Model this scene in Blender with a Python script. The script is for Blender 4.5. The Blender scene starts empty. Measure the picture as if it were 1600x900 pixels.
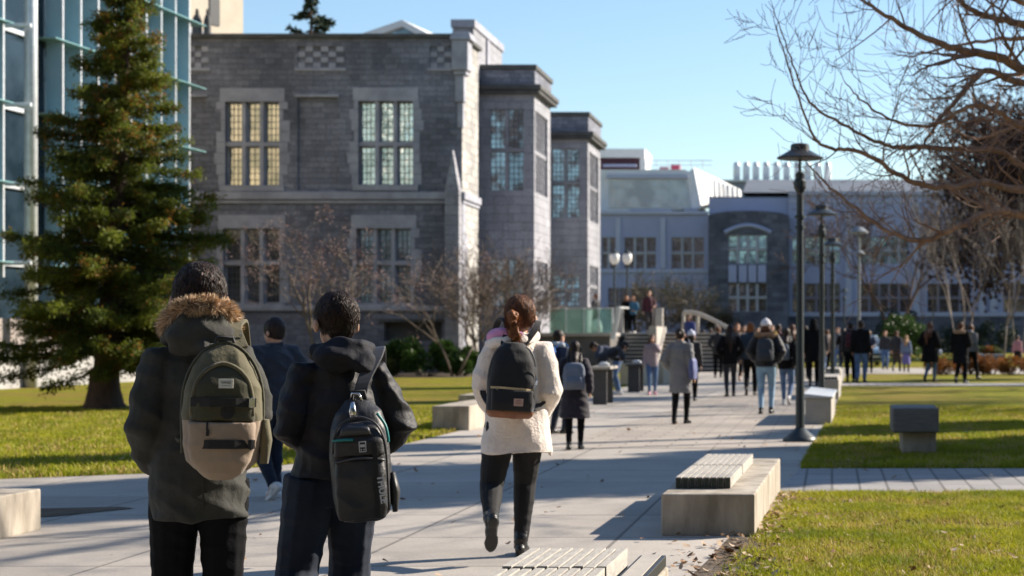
import bpy, bmesh, math, random
import numpy as np
from mathutils import Vector, Matrix, Quaternion, noise, Euler
R = math.radians
V = Vector
sc = bpy.context.scene
col = sc.collection
F = 2667.0      # focal length in pixels of the 1600 px wide photograph
CX, CY, HC = 1300.0, 525.0, 1.42
SUN_AZ = (0.857, 0.515); SUN_EL = 29.0

def P(px, py, Y): return V(((px-CX)/F*Y, Y, HC+(CY-py)/F*Y))
def GX(px, Y): return (px-CX)/F*Y
def GZ(py, Y): return HC+(CY-py)/F*Y
def GY(py): return HC*F/(py-CY)

def tag(o, label=None, cat=None, group=None, kind=None):
    if label: o['label'] = label
    if cat: o['category'] = cat
    if group: o['group'] = group
    if kind: o['kind'] = kind
    return o
def empty(name, loc=(0,0,0), rz=0.0):
    o = bpy.data.objects.new(name, None); o.location = loc; o.rotation_euler = (0,0,rz)
    o.empty_display_size = .2; col.objects.link(o); return o
def copy_tree(o, parent=None):
    c = o.copy(); col.objects.link(c); c.parent = parent
    for ch in list(o.children): copy_tree(ch, c)
    return c

# ------------------------------------------------------------------ materials
MATS = {}
def nd(nt, t, **k):
    n = nt.nodes.new(t)
    for a, b in k.items(): setattr(n, a, b)
    return n
def new_mat(name):
    m = bpy.data.materials.new(name); m.use_nodes = True
    nt = m.node_tree; b = nt.nodes['Principled BSDF']; MATS[name] = m
    return m, nt, b
def mix_col(nt, fac, a, b):
    n = nd(nt, 'ShaderNodeMix', data_type='RGBA')
    L = nt.links.new
    if hasattr(fac, 'links'): L(fac, n.inputs[0])
    else: n.inputs[0].default_value = fac
    for i, c in ((6, a), (7, b)):
        if hasattr(c, 'links'): L(c, n.inputs[i])
        else: n.inputs[i].default_value = (*c[:3], 1)
    return n.outputs[2]
def ramp(nt, src, stops):
    n = nd(nt, 'ShaderNodeValToRGB'); nt.links.new(src, n.inputs[0])
    e = n.color_ramp.elements
    while len(e) < len(stops): e.new(.5)
    for i, (p, c) in enumerate(stops):
        e[i].position = p; e[i].color = (c, c, c, 1) if isinstance(c, (int, float)) else (*c, 1)
    return n.outputs[0]
def coords(nt, kind='Object', scale=(1,1,1)):
    tc = nd(nt, 'ShaderNodeTexCoord'); mp = nd(nt, 'ShaderNodeMapping')
    mp.inputs['Scale'].default_value = scale
    nt.links.new(tc.outputs[kind], mp.inputs[0]); return mp.outputs[0]
def noise_n(nt, vec, scale, detail=4, rough=.55, dist=0.0):
    n = nd(nt, 'ShaderNodeTexNoise'); nt.links.new(vec, n.inputs['Vector'])
    n.inputs['Scale'].default_value = scale; n.inputs['Detail'].default_value = detail
    n.inputs['Roughness'].default_value = rough; n.inputs['Distortion'].default_value = dist
    return n.outputs['Fac']
def bump(nt, b, h, strength=.3, dist=.01):
    n = nd(nt, 'ShaderNodeBump'); n.inputs['Strength'].default_value = strength
    n.inputs['Distance'].default_value = dist
    nt.links.new(h, n.inputs['Height']); nt.links.new(n.outputs[0], b.inputs['Normal'])
def mat(name, c, c2=None, rough=.8, scale=6, stretch=(1,1,1), b=0.0, bs=30, bd=.01, metal=0, spec=.5, sheen=0, coat=0, kind='Object', trans=0):
    if name in MATS: return MATS[name]
    m, nt, bs_ = new_mat(name)
    if c2 is None: c2 = tuple(x*.78 for x in c)
    v = coords(nt, kind, stretch)
    f = ramp(nt, noise_n(nt, v, scale, 5, .6), [(.32, 0), (.68, 1)])
    nt.links.new(mix_col(nt, f, c, c2), bs_.inputs['Base Color'])
    bs_.inputs['Roughness'].default_value = rough
    bs_.inputs['Metallic'].default_value = metal
    bs_.inputs['Specular IOR Level'].default_value = spec
    bs_.inputs['Sheen Weight'].default_value = sheen
    bs_.inputs['Coat Weight'].default_value = coat
    if trans: bs_.inputs['Transmission Weight'].default_value = trans
    if b: bump(nt, bs_, noise_n(nt, v, bs, 6, .6), b, bd)
    return m

def stone_mat(name, c1, c2, mortar, bw=.62, bh=.24, dark=.5, warm=None):
    m, nt, b = new_mat(name); L = nt.links.new
    tc = nd(nt, 'ShaderNodeTexCoord'); sx = nd(nt, 'ShaderNodeSeparateXYZ'); L(tc.outputs['Object'], sx.inputs[0])
    ad = nd(nt, 'ShaderNodeMath', operation='ADD'); L(sx.outputs[0], ad.inputs[0]); L(sx.outputs[1], ad.inputs[1])
    cb = nd(nt, 'ShaderNodeCombineXYZ'); L(ad.outputs[0], cb.inputs[0]); L(sx.outputs[2], cb.inputs[1])
    cv = cb.outputs[0]
    wob = nd(nt, 'ShaderNodeTexNoise'); L(cv, wob.inputs['Vector']); wob.inputs['Scale'].default_value = 2.2
    vm = nd(nt, 'ShaderNodeVectorMath', operation='MULTIPLY_ADD'); L(wob.outputs['Color'], vm.inputs[0])
    vm.inputs[1].default_value = (.09, .05, 0); L(cv, vm.inputs[2])
    br = nd(nt, 'ShaderNodeTexBrick'); L(vm.outputs[0], br.inputs['Vector'])
    br.inputs['Scale'].default_value = 1; br.inputs['Brick Width'].default_value = bw; br.inputs['Row Height'].default_value = bh
    br.inputs['Mortar Size'].default_value = .012; br.inputs['Mortar Smooth'].default_value = .4; br.inputs['Bias'].default_value = -.1
    br.inputs['Color1'].default_value = (*c1, 1); br.inputs['Color2'].default_value = (*c2, 1); br.inputs['Mortar'].default_value = (*mortar, 1)
    br.offset_frequency = 2; br.squash = .7; br.squash_frequency = 3
    big = ramp(nt, noise_n(nt, cv, .35, 5, .6), [(.35, 1), (.7, dark)])
    st = nd(nt, 'ShaderNodeMapping'); L(cv, st.inputs[0]); st.inputs['Scale'].default_value = (2.2, .25, 1)
    streak = ramp(nt, noise_n(nt, st.outputs[0], 1, 5, .65), [(.4, 1), (.75, .72)])
    mu = nd(nt, 'ShaderNodeMix', data_type='RGBA', blend_type='MULTIPLY'); mu.inputs[0].default_value = 1
    L(br.outputs['Color'], mu.inputs[6]); L(big, mu.inputs[7])
    mu2 = nd(nt, 'ShaderNodeMix', data_type='RGBA', blend_type='MULTIPLY'); mu2.inputs[0].default_value = .7
    L(mu.outputs[2], mu2.inputs[6]); L(streak, mu2.inputs[7])
    fine = noise_n(nt, cv, 9, 6, .65)
    mu3 = nd(nt, 'ShaderNodeMix', data_type='RGBA', blend_type='OVERLAY'); mu3.inputs[0].default_value = .55
    L(mu2.outputs[2], mu3.inputs[6]); L(fine, mu3.inputs[7])
    L(mu3.outputs[2], b.inputs['Base Color']); b.inputs['Roughness'].default_value = .92
    h = nd(nt, 'ShaderNodeMath', operation='ADD'); L(br.outputs['Fac'], h.inputs[0])
    mm = nd(nt, 'ShaderNodeMath', operation='MULTIPLY_ADD'); L(fine, mm.inputs[0]); mm.inputs[1].default_value = -.9; mm.inputs[2].default_value = 0
    L(mm.outputs[0], h.inputs[1])
    bn = nd(nt, 'ShaderNodeBump', invert=True); bn.inputs['Strength'].default_value = .8; bn.inputs['Distance'].default_value = .04
    L(h.outputs[0], bn.inputs['Height']); L(bn.outputs[0], b.inputs['Normal'])
    return m

def glass_mat(name, c, metal=.3, rough=.04, warp=.02, c2=None, scale=1.2):
    m, nt, b = new_mat(name); L = nt.links.new
    v = coords(nt, 'Object')
    f = ramp(nt, noise_n(nt, v, scale, 2), [(.4, 0), (.6, 1)])
    L(mix_col(nt, f, c, c2 or tuple(x*.5 for x in c)), b.inputs['Base Color'])
    b.inputs['Metallic'].default_value = metal; b.inputs['Roughness'].default_value = rough
    b.inputs['Specular IOR Level'].default_value = .8
    bump(nt, b, noise_n(nt, v, 2.5, 2), warp, .3)
    return m

# ------------------------------------------------------------------ mesh builder
class MB:
    def __init__(s): s.v = []; s.f = []; s.mi = []; s.m = 0
    def _add(s, vs, fs):
        o = len(s.v); s.v.extend([tuple(v) for v in vs])
        for f in fs: s.f.append(tuple(i+o for i in f)); s.mi.append(s.m)
    def box(s, c, d, rz=0.0, taper=1.0, rot=None):
        hx, hy, hz = d[0]/2, d[1]/2, d[2]/2; vs = []
        for z, t in ((-hz, 1), (hz, taper)):
            for x, y in ((-hx,-hy), (hx,-hy), (hx,hy), (-hx,hy)): vs.append(V((x*t, y*t, z)))
        M_ = rot if rot is not None else Matrix.Rotation(rz, 3, 'Z')
        vs = [M_ @ v + V(c) for v in vs]
        s._add(vs, [(3,2,1,0), (4,5,6,7), (0,1,5,4), (1,2,6,5), (2,3,7,6), (3,0,4,7)])
    def bb(s, x0, x1, y0, y1, z0, z1): s.box(((x0+x1)/2, (y0+y1)/2, (z0+z1)/2), (abs(x1-x0), abs(y1-y0), abs(z1-z0)))
    def quad(s, a, b, c, d): s._add([a, b, c, d], [(0,1,2,3)])
    def rings(s, rs, cap=True):
        """rs: list of rings, each a list of n points"""
        n = len(rs[0]); vs = [p for r in rs for p in r]; fs = []
        for i in range(len(rs)-1):
            for j in range(n):
                k = (j+1) % n
                fs.append((i*n+j, i*n+k, (i+1)*n+k, (i+1)*n+j))
        if cap:
            fs.append(tuple(range(n-1, -1, -1))); fs.append(tuple((len(rs)-1)*n+j for j in range(n)))
        s._add(vs, fs)
    def loft(s, secs, n=20, fr=None):
        """secs: (cx, cy, cz, w, d[, p]) horizontal superellipse sections"""
        rs = []
        for q in secs:
            cx, cy, cz, w, d = q[:5]; p = q[5] if len(q) > 5 else 2.0
            r = []
            for j in range(n):
                a = 2*math.pi*j/n; c, sn = math.cos(a), math.sin(a)
                x = w*math.copysign(abs(c)**(2/p), c); y = d*math.copysign(abs(sn)**(2/p), sn)
                pt = V((cx+x, cy+y, cz)); r.append(fr(pt) if fr else pt)
            rs.append(r)
        s.rings(rs)
    def tube(s, pts, rad, n=8, flat=1.0, cap=True, up=None):
        pts = [V(p) for p in pts]; m = len(pts)
        if not hasattr(rad, '__len__'): rad = [rad]*m
        rs = []; T0 = (pts[1]-pts[0]).normalized()
        a = up.copy() if up is not None else (V((0,0,1)) if abs(T0.z) < .9 else V((1,0,0)))
        for i in range(m):
            T = (pts[min(i+1, m-1)]-pts[max(i-1, 0)])
            T = T.normalized() if T.length > 1e-9 else T0
            a = (a - T*a.dot(T)); a = a.normalized() if a.length > 1e-6 else T.orthogonal().normalized()
            b = T.cross(a)
            rs.append([pts[i] + (a*math.cos(2*math.pi*j/n)*rad[i]*flat + b*math.sin(2*math.pi*j/n)*rad[i]) for j in range(n)])
        s.rings(rs, cap)
    def ribbon(s, pts, w, t, side):
        """flat strap of width w and thickness t; side: vector or list of vectors across the strap"""
        pts = [V(p) for p in pts]; m = len(pts); rs = []
        for i in range(m):
            T = (pts[min(i+1, m-1)]-pts[max(i-1, 0)]).normalized()
            sd = V(side[i] if isinstance(side, list) else side); sd = (sd - T*sd.dot(T)).normalized(); nn = T.cross(sd)
            rs.append([pts[i]-sd*w/2-nn*t/2, pts[i]+sd*w/2-nn*t/2, pts[i]+sd*w/2+nn*t/2, pts[i]-sd*w/2+nn*t/2])
        s.rings(rs)
    def ell(s, c, r, M_=None, nu=16, nv=10, p=2.0):
        rs = []
        for i in range(nv+1):
            th = math.pi*(i+.02 if i == 0 else (i-.02 if i == nv else i))/nv - math.pi/2
            rr = []
            for j in range(nu):
                a = 2*math.pi*j/nu
                q = V((math.cos(th)*math.cos(a)*r[0], math.cos(th)*math.sin(a)*r[1], math.sin(th)*r[2]))
                if M_ is not None: q = M_ @ q
                rr.append(q+V(c))
            rs.append(rr)
        s.rings(rs)
    def lathe(s, prof, c=(0,0,0), n=16):
        s.rings([[V((c[0]+r*math.cos(2*math.pi*j/n), c[1]+r*math.sin(2*math.pi*j/n), c[2]+z)) for j in range(n)] for r, z in prof])
    def build(s, name, mats, parent=None, loc=None, rz=0.0, smooth=False, bevel=0.0, seg=2):
        me = bpy.data.meshes.new(name); me.from_pydata(s.v, [], s.f)
        if not isinstance(mats, (list, tuple)): mats = [mats]
        for m in mats: me.materials.append(m)
        if len(mats) > 1: me.polygons.foreach_set('material_index', s.mi)
        if smooth: me.polygons.foreach_set('use_smooth', [True]*len(me.polygons))
        me.update()
        o = bpy.data.objects.new(name, me); col.objects.link(o)
        if loc is not None: o.location = loc
        o.rotation_euler = (0,0,rz)
        if parent is not None: o.parent = parent
        if bevel:
            b = o.modifiers.new('Bevel', 'BEVEL'); b.width = bevel; b.segments = seg; b.limit_method = 'ANGLE'; b.angle_limit = R(40)
        return o

def smooth_by_angle(o, ang=40):
    me = o.data; bm = bmesh.new(); bm.from_mesh(me)
    for f in bm.faces: f.smooth = True
    for e in bm.edges:
        if len(e.link_faces) == 2 and e.calc_face_angle(0) > R(ang): e.smooth = False
    bm.to_mesh(me); bm.free()
def catmull(pts, k=6):
    pts = [V(p) for p in pts]; out = []
    for i in range(len(pts)-1):
        p0 = pts[max(i-1, 0)]; p1 = pts[i]; p2 = pts[i+1]; p3 = pts[min(i+2, len(pts)-1)]
        for j in range(k):
            t = j/k
            out.append(.5*((2*p1)+(p2-p0)*t+(2*p0-5*p1+4*p2-p3)*t*t+(3*p1-p0-3*p2+p3)*t**3))
    out.append(pts[-1]); return out
def lerp_list(vals, n):
    out = []
    for i in range(n):
        t = i/(n-1)*(len(vals)-1); k = min(int(t), len(vals)-2); out.append(vals[k]+(vals[k+1]-vals[k])*(t-k))
    return out

def np_mesh(name, verts, quads, mats, parent=None, mi=None, tri=False, smooth=False):
    """fast mesh from numpy arrays: quads (n,4) or tris (n,3)"""
    me = bpy.data.meshes.new(name); k = quads.shape[1]; n = len(quads)
    me.vertices.add(len(verts)); me.vertices.foreach_set('co', verts.astype(np.float32).ravel())
    me.loops.add(n*k); me.loops.foreach_set('vertex_index', quads.astype(np.int32).ravel())
    me.polygons.add(n); me.polygons.foreach_set('loop_start', np.arange(0, n*k, k, dtype=np.int32))
    me.polygons.foreach_set('loop_total', np.full(n, k, dtype=np.int32))
    for m in (mats if isinstance(mats, (list, tuple)) else [mats]): me.materials.append(m)
    if mi is not None: me.polygons.foreach_set('material_index', mi.astype(np.int32))
    me.update(); me.validate()
    o = bpy.data.objects.new(name, me); col.objects.link(o)
    if parent is not None: o.parent = parent
    return o
def leaf_quads(c, L, W, rng, dirv=None, jit=.6):
    """one pointed leaf quad per centre; dirv optional (n,3) main direction"""
    n = len(c)
    a = rng.normal(size=(n,3)) if dirv is None else dirv + rng.normal(size=(n,3))*jit
    a /= np.linalg.norm(a, axis=1, keepdims=True)+1e-9
    b = np.cross(a, rng.normal(size=(n,3))); b /= np.linalg.norm(b, axis=1, keepdims=True)+1e-9
    L = np.broadcast_to(np.asarray(L, float), (n,))[:,None]; W = np.broadcast_to(np.asarray(W, float), (n,))[:,None]
    v = np.stack([c, c+a*L*.45+b*W*.5, c+a*L, c+a*L*.45-b*W*.5], 1).reshape(-1,3)
    return v, np.arange(4*n).reshape(n,4)

# wall with real openings. frame: origin O, along U (unit), outward normal N
def wall_holes(mb, O, U, N, u0, u1, z0, z1, holes, depth=.25, thick=None):
    us = sorted({u0, u1, *[h[0] for h in holes], *[h[1] for h in holes]}); zs = sorted({z0, z1, *[h[2] for h in holes], *[h[3] for h in holes]})
    us = [u for u in us if u0-1e-6 <= u <= u1+1e-6]; zs = [z for z in zs if z0-1e-6 <= z <= z1+1e-6]
    O, U, N = V(O), V(U), V(N)
    flip = U.cross(V((0,0,1))).dot(N) < 0
    def pt(u, z, d=0): return O+U*u+V((0,0,z))-N*d
    def q(a, b, c, d):
        if flip: mb.quad(d, c, b, a)
        else: mb.quad(a, b, c, d)
    for i in range(len(us)-1):
        for j in range(len(zs)-1):
            cu, cz = (us[i]+us[i+1])/2, (zs[j]+zs[j+1])/2
            if any(h[0] < cu < h[1] and h[2] < cz < h[3] for h in holes): continue
            q(pt(us[i], zs[j]), pt(us[i+1], zs[j]), pt(us[i+1], zs[j+1]), pt(us[i], zs[j+1]))
    for h in holes:
        a, b, c, d = h[:4]; dd = h[4] if len(h) > 4 else depth
        q(pt(a, c), pt(a, d), pt(a, d, dd), pt(a, c, dd)); q(pt(b, d), pt(b, c), pt(b, c, dd), pt(b, d, dd))
        q(pt(b, c), pt(a, c), pt(a, c, dd), pt(b, c, dd)); q(pt(a, d), pt(b, d), pt(b, d, dd), pt(a, d, dd))
        if len(h) > 5: q(pt(a, c, dd), pt(b, c, dd), pt(b, d, dd), pt(a, d, dd))   # blind panel back
def fbox(mb, O, U, N, u0, u1, z0, z1, d0, d1):
    """box in wall frame; d0..d1 distance outwards (+) from the wall plane"""
    O, U, N = V(O), V(U), V(N)
    ps = [O+U*u+V((0,0,z))+N*d for z in (z0, z1) for u, d in ((u0,d1), (u1,d1), (u1,d0), (u0,d0))]
    fs = [(3,2,1,0), (4,5,6,7), (0,1,5,4), (1,2,6,5), (2,3,7,6), (3,0,4,7)]
    if U.cross(V((0,0,1))).dot(N) < 0: fs = [tuple(reversed(f)) for f in fs]
    mb._add(ps, fs)
def make_window(parent, O, U, N, u0, u1, z0, z1, cols, rows, frame_m, glass_m, depth=.2, mull=.14, lead=0, lead_m=None, splits=None, bar=.05, sillm=None):
    """one window: frame with mullions (part), pane (sub-part) with leading"""
    mb = MB(); cw = (u1-u0)/cols
    zs = [z0+(z1-z0)*k/rows for k in range(rows+1)] if splits is None else [z0, *splits, z1]
    for i in range(1, cols): fbox(mb, O, U, N, u0+i*cw-mull/2, u0+i*cw+mull/2, z0, z1, -depth+.02, -.05)
    for i in range(cols):
        a = u0+i*cw+(mull/2 if i else 0); b = u0+(i+1)*cw-(mull/2 if i < cols-1 else 0)
        for z in zs[1:-1]: fbox(mb, O, U, N, a, b, z-mull/2, z+mull/2, -depth+.02, -.06)
        for k in range(len(zs)-1):     # sash bars
            za = zs[k]+(mull/2 if k else 0); zb = zs[k+1]-(mull/2 if k < len(zs)-2 else 0)
            fbox(mb, O, U, N, a, a+bar, za, zb, -depth+.01, -depth+.06); fbox(mb, O, U, N, b-bar, b, za, zb, -depth+.01, -depth+.06)
            fbox(mb, O, U, N, a+bar, b-bar, za, za+bar, -depth+.01, -depth+.06); fbox(mb, O, U, N, a+bar, b-bar, zb-bar, zb, -depth+.01, -depth+.06)
    if sillm: fbox(mb, O, U, N, u0-.12, u1+.12, z0-.16, z0-.003, -.1, .09)
    fr = mb.build('window', frame_m, parent)
    pb = MB(); rw = random.Random(int(abs(u0*131+z0*977+N[0]*31)*10)); Ov, Uv, Nv = V(O), V(U), V(N)
    fbox(pb, O, U, N, u0, u1, z0, z1, -depth-.09, -depth-.06)
    for i in range(cols):                       # each light is glazed by hand, never quite in one plane
        for k in range(len(zs)-1):
            a, b = u0+i*cw, u0+(i+1)*cw; q = [Ov+Uv*u_+V((0,0,z_))-Nv*(depth+.003+rw.random()*.020) for u_, z_ in ((a,zs[k]), (b,zs[k]), (b,zs[k+1]), (a,zs[k+1]))]
            if Uv.cross(V((0,0,1))).dot(Nv) < 0: q.reverse()
            pb.quad(*q)
    if lead:
        pb.m = 1
        for i in range(cols):
            a = u0+i*cw+(mull/2 if i else 0)+bar; b = u0+(i+1)*cw-(mull/2 if i < cols-1 else 0)-bar
            nc = max(2, round((b-a)/lead))
            for c in range(1, nc): u = a+(b-a)*c/nc; fbox(pb, O, U, N, u-.012, u+.012, z0, z1, -depth+.001, -depth+.014)
            nr = round((z1-z0)/(lead*1.25))
            for r_ in range(1, nr): z = z0+(z1-z0)*r_/nr; fbox(pb, O, U, N, a, b, z-.012, z+.012, -depth+.002, -depth+.012)
    pb.build('pane', [glass_m, lead_m or frame_m], fr)
    return fr
# ================================================================== camera, light, sky
cam_d = bpy.data.cameras.new('camera'); cam = bpy.data.objects.new('camera', cam_d); col.objects.link(cam); sc.camera = cam
cam.location = (0, 0, HC); cam.rotation_euler = (R(90), 0, 0)
cam_d.sensor_width = 36; cam_d.lens = 36*F/1600; cam_d.shift_x = (800-CX)/1600; cam_d.shift_y = (CY-450)/1600
cam_d.clip_end = 3000; cam_d.clip_start = .1
cam_d.dof.use_dof = True; cam_d.dof.focus_distance = 7.6; cam_d.dof.aperture_fstop = 3.9; cam_d.dof.aperture_blades = 0
w = bpy.data.worlds.new('World'); sc.world = w; w.use_nodes = True
sky = nd(w.node_tree, 'ShaderNodeTexSky', sky_type='NISHITA'); sky.sun_disc = False
sky.sun_elevation = R(SUN_EL); sky.sun_rotation = math.atan2(SUN_AZ[0], SUN_AZ[1])
sky.air_density = 1.1; sky.dust_density = .12; sky.ozone_density = 3.1
bg = w.node_tree.nodes['Background']; w.node_tree.links.new(sky.outputs[0], bg.inputs[0]); bg.inputs[1].default_value = .085
sl = bpy.data.lights.new('sun', 'SUN'); so = bpy.data.objects.new('sun', sl); col.objects.link(so)
sl.energy = 5.0; sl.angle = R(.53); sl.color = (1, .895, .76)
ce = math.cos(R(SUN_EL)); so.rotation_euler = V((-SUN_AZ[0]*ce, -SUN_AZ[1]*ce, -math.sin(R(SUN_EL)))).to_track_quat('-Z', 'Y').to_euler()
so.location = (20, 10, 30)
sc.render.engine = 'CYCLES'
sc.view_settings.view_transform = 'Standard'; sc.view_settings.look = 'None'; sc.view_settings.exposure = 1.07; sc.view_settings.gamma = 1
sc.cycles.max_bounces = 6; sc.cycles.transparent_max_bounces = 6

# ================================================================== ground materials
def grass_mat():
    m, nt, b = new_mat('lawn'); L = nt.links.new; v = coords(nt)
    n1 = noise_n(nt, v, .35, 5, .6); n2 = noise_n(nt, v, 3.2, 6, .7); n3 = noise_n(nt, v, 38, 4, .7)
    g = mix_col(nt, ramp(nt, n2, [(.35, 0), (.65, 1)]), (.30, .28, .006), (.17, .19, .008))
    g = mix_col(nt, ramp(nt, n1, [(.42, 0), (.62, 1)]), g, (.27, .20, .035))
    g = mix_col(nt, ramp(nt, noise_n(nt, v, .9, 6, .7, .4), [(.55, 0), (.66, .8)]), g, (.13, .085, .035))
    g = mix_col(nt, ramp(nt, n3, [(.3, .55), (.6, 0)]), g, (.03, .045, .01))
    L(g, b.inputs['Base Color']); b.inputs['Roughness'].default_value = .95; b.inputs['Specular IOR Level'].default_value = .15
    ad = nd(nt, 'ShaderNodeMath', operation='ADD'); L(n3, ad.inputs[0]); L(n2, ad.inputs[1]); bump(nt, b, ad.outputs[0], .9, .06)
    return m
def paving_mat(name, c1, c2, w_, h_, rot=0.0, mort=.012, off=.5, blot=.78):
    m, nt, b = new_mat(name); L = nt.links.new
    tc = nd(nt, 'ShaderNodeTexCoord'); mp = nd(nt, 'ShaderNodeMapping'); L(tc.outputs['Object'], mp.inputs[0]); mp.inputs['Rotation'].default_value = (0,0,rot)
    v = mp.outputs[0]; br = nd(nt, 'ShaderNodeTexBrick'); L(v, br.inputs['Vector']); br.offset = off
    br.inputs['Scale'].default_value = 1; br.inputs['Brick Width'].default_value = w_; br.inputs['Row Height'].default_value = h_
    br.inputs['Mortar Size'].default_value = mort; br.inputs['Color1'].default_value = (*c1,1); br.inputs['Color2'].default_value = (*c2,1)
    br.inputs['Mortar'].default_value = tuple(x*.45 for x in c1)+(1,)
    big = ramp(nt, noise_n(nt, v, .5, 6, .65), [(.35, 1), (.7, blot)])
    mu = nd(nt, 'ShaderNodeMix', data_type='RGBA', blend_type='MULTIPLY'); mu.inputs[0].default_value = 1; L(br.outputs['Color'], mu.inputs[6]); L(big, mu.inputs[7])
    fine = noise_n(nt, v, 45, 6, .7)
    m3 = nd(nt, 'ShaderNodeMix', data_type='RGBA', blend_type='OVERLAY'); m3.inputs[0].default_value = .3; L(mu.outputs[2], m3.inputs[6]); L(fine, m3.inputs[7])
    spot = ramp(nt, noise_n(nt, v, 5.5, 3, .5), [(.27, .55), (.31, 1)])
    m4 = nd(nt, 'ShaderNodeMix', data_type='RGBA', blend_type='MULTIPLY'); m4.inputs[0].default_value = .6; L(m3.outputs[2], m4.inputs[6]); L(spot, m4.inputs[7])
    L(m4.outputs[2], b.inputs['Base Color']); b.inputs['Roughness'].default_value = .85; b.inputs['Specular IOR Level'].default_value = .25
    bump(nt, b, fine, .25, .01)
    return m
LAWN = grass_mat()
PAVE = paving_mat('plaza_concrete', (.45,.41,.365), (.39,.352,.31), 1.5, 1.5, 0, .014, 0.0, .72)
PAVE2 = paving_mat('cross_path_pavers', (.38,.36,.345), (.31,.295,.285), .26, .6, 0, .014, 0.0)
PAVE3 = paving_mat('promenade_pavers', (.44,.385,.33), (.33,.295,.26), .6, .3, 0, .012, .5)
DIRT = mat('bare_soil', (.075,.05,.032), (.13,.095,.06), .95, 5, b=.8, bs=40, bd=.03)
def sheet(name, poly, z, m, label=None):
    me = bpy.data.meshes.new(name); me.from_pydata([(x, y, z) for x, y in poly], [], [tuple(range(len(poly)))]); me.materials.append(m)
    o = bpy.data.objects.new(name, me); col.objects.link(o); tag(o, kind='structure'); return o
sheet('ground', [(-900,-300), (900,-300), (900,1500), (-900,1500)], 0, LAWN)
def arc(cx, cy, r, a0, a1, n=8): return [(cx+r*math.cos(R(a0+(a1-a0)*i/n)), cy+r*math.sin(R(a0+(a1-a0)*i/n))) for i in range(n+1)]
# plaza: west arm (south of the left lawn), main promenade north
plaza = [(-60,-30), (-.75,-30), (-.75,9.6), (-.62,12), (-.5,15.4), (-.42,15.45), (-.34,18.15), (-.32,19.9), (.05,33), (.28,48.4), (.30,51.2), (.5,63), (.6,64), (40,64), (40,75.5),
         (-12,75.5), (-12,66), (-6.2,66), (-5.7,45), (-5.55,27), (-5.58,23.5), (-5.66,20.6), (-5.8,19.3), (-6.15,18.4), (-6.8,17.7), (-8.2,16.9), (-12,15.4), (-60,1)]
sheet('plaza', plaza, .004, PAVE)
sheet('cross_path', [(-.5,15.4), (45,15.6), (45,18.5), (-.34,18.2)], .008, PAVE2)
sheet('promenade_paving', [(-3.6,21.5), (-.42,21.5), (.2,44), (.45,62), (-1.8,62), (-2.6,44)], .008, PAVE3)
sheet('far_path', [(.28,48.5), (60,47.4), (60,50.2), (.28,51.2)], .008, PAVE2)
sheet('soil_patch', [(-8.2,38), (-5.9,36.5), (-5.8,42), (-7,43.5), (-8.6,42)], .005, DIRT)
sheet('soil_bed', [(-17.5,58.3), (-12.6,58.1), (-12.4,65.8), (-30,65.9), (-30,60.3)], .006, DIRT)
sheet('soil_edge', [(-.9,8.4), (.05,8.4), (-.02,9.6), (-.25,10.6), (-.42,11.4), (-.56,12.0), (-.72,12.0), (-.78,10.8), (-.86,9.6)], .007, DIRT)
sheet('soil_strip', [(-7.6,12.9), (-6.7,13.0), (-6.1,13.35), (-5.72,14.0), (-5.9,14.12), (-6.6,13.95), (-7.6,13.9)], .009, DIRT)

# ================================================================== stone building on the left
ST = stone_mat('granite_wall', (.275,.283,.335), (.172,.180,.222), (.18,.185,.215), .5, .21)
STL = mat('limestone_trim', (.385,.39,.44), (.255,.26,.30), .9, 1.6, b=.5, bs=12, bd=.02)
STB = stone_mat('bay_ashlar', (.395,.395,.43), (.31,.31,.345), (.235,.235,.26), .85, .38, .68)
STD = mat('weathered_coping', (.055,.055,.055), (.10,.10,.095), .85, 2)
LEADM = mat('window_lead', (.10,.115,.13), rough=.6)
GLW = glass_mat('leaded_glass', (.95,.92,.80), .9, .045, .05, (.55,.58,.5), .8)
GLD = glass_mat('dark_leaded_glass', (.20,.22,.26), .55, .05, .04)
GLT = glass_mat('bay_glass', (.42,.72,.85), .85, .05, .05, (.16,.17,.18), 1.6)
ROOFM = mat('flat_roof', (.12,.12,.12), rough=.9)
sb = empty('stone_building', (-30, 68, 0)); tag(sb, 'grey granite campus building with leaded windows and two bays rising behind the lawn', 'building')
def loc_(mb, name, m, parent=sb, **k):   # meshes are written in world coordinates; children get the inverse offset
    o = mb.build(name, m, parent, **k); o.location = -V(parent.location); return o
YF = 66.0; mp_ = YF/F
FO, FU, FN = V((0,YF,0)), V((1,0,0)), V((0,-1,0))
zz = lambda py: GZ(py, YF); xx = lambda px: GX(px, YF)
holes = []
W1 = [(xx(352), xx(436), zz(290), zz(159)), (xx(560), xx(645), zz(289), zz(158)), (xx(349), xx(437), zz(474), zz(357)), (xx(557), xx(642), zz(474), zz(357)),
      (xx(144), xx(228), zz(290), zz(159)), (xx(141), xx(229), zz(474), zz(357))]
W1B = [(xx(600), xx(690), zz(532), zz(503))]
holes = [(a,b,c,d,.32) for a,b,c,d in W1] + [(a,b,c,d,.5,1) for a,b,c,d in W1B] + [(xx(465), xx(528), zz(297), zz(152), .10, 1), (xx(288), xx(322), zz(297), zz(152), .10, 1), (xx(465), xx(537), zz(106), zz(72), .06, 1), (xx(262), xx(325), zz(106), zz(72), .06, 1), (xx(672), xx(705), zz(106), zz(72), .06, 1)]
XE = -14.3
mb = MB()
wall_holes(mb, FO, FU, FN, -48, XE, 0, zz(60), holes)
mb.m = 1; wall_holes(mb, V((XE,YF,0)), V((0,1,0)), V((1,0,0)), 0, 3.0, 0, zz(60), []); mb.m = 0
mb.quad((XE,69,0), (-15.5,69,0), (-15.5,69,zz(60)), (XE,69,zz(60)))
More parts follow.
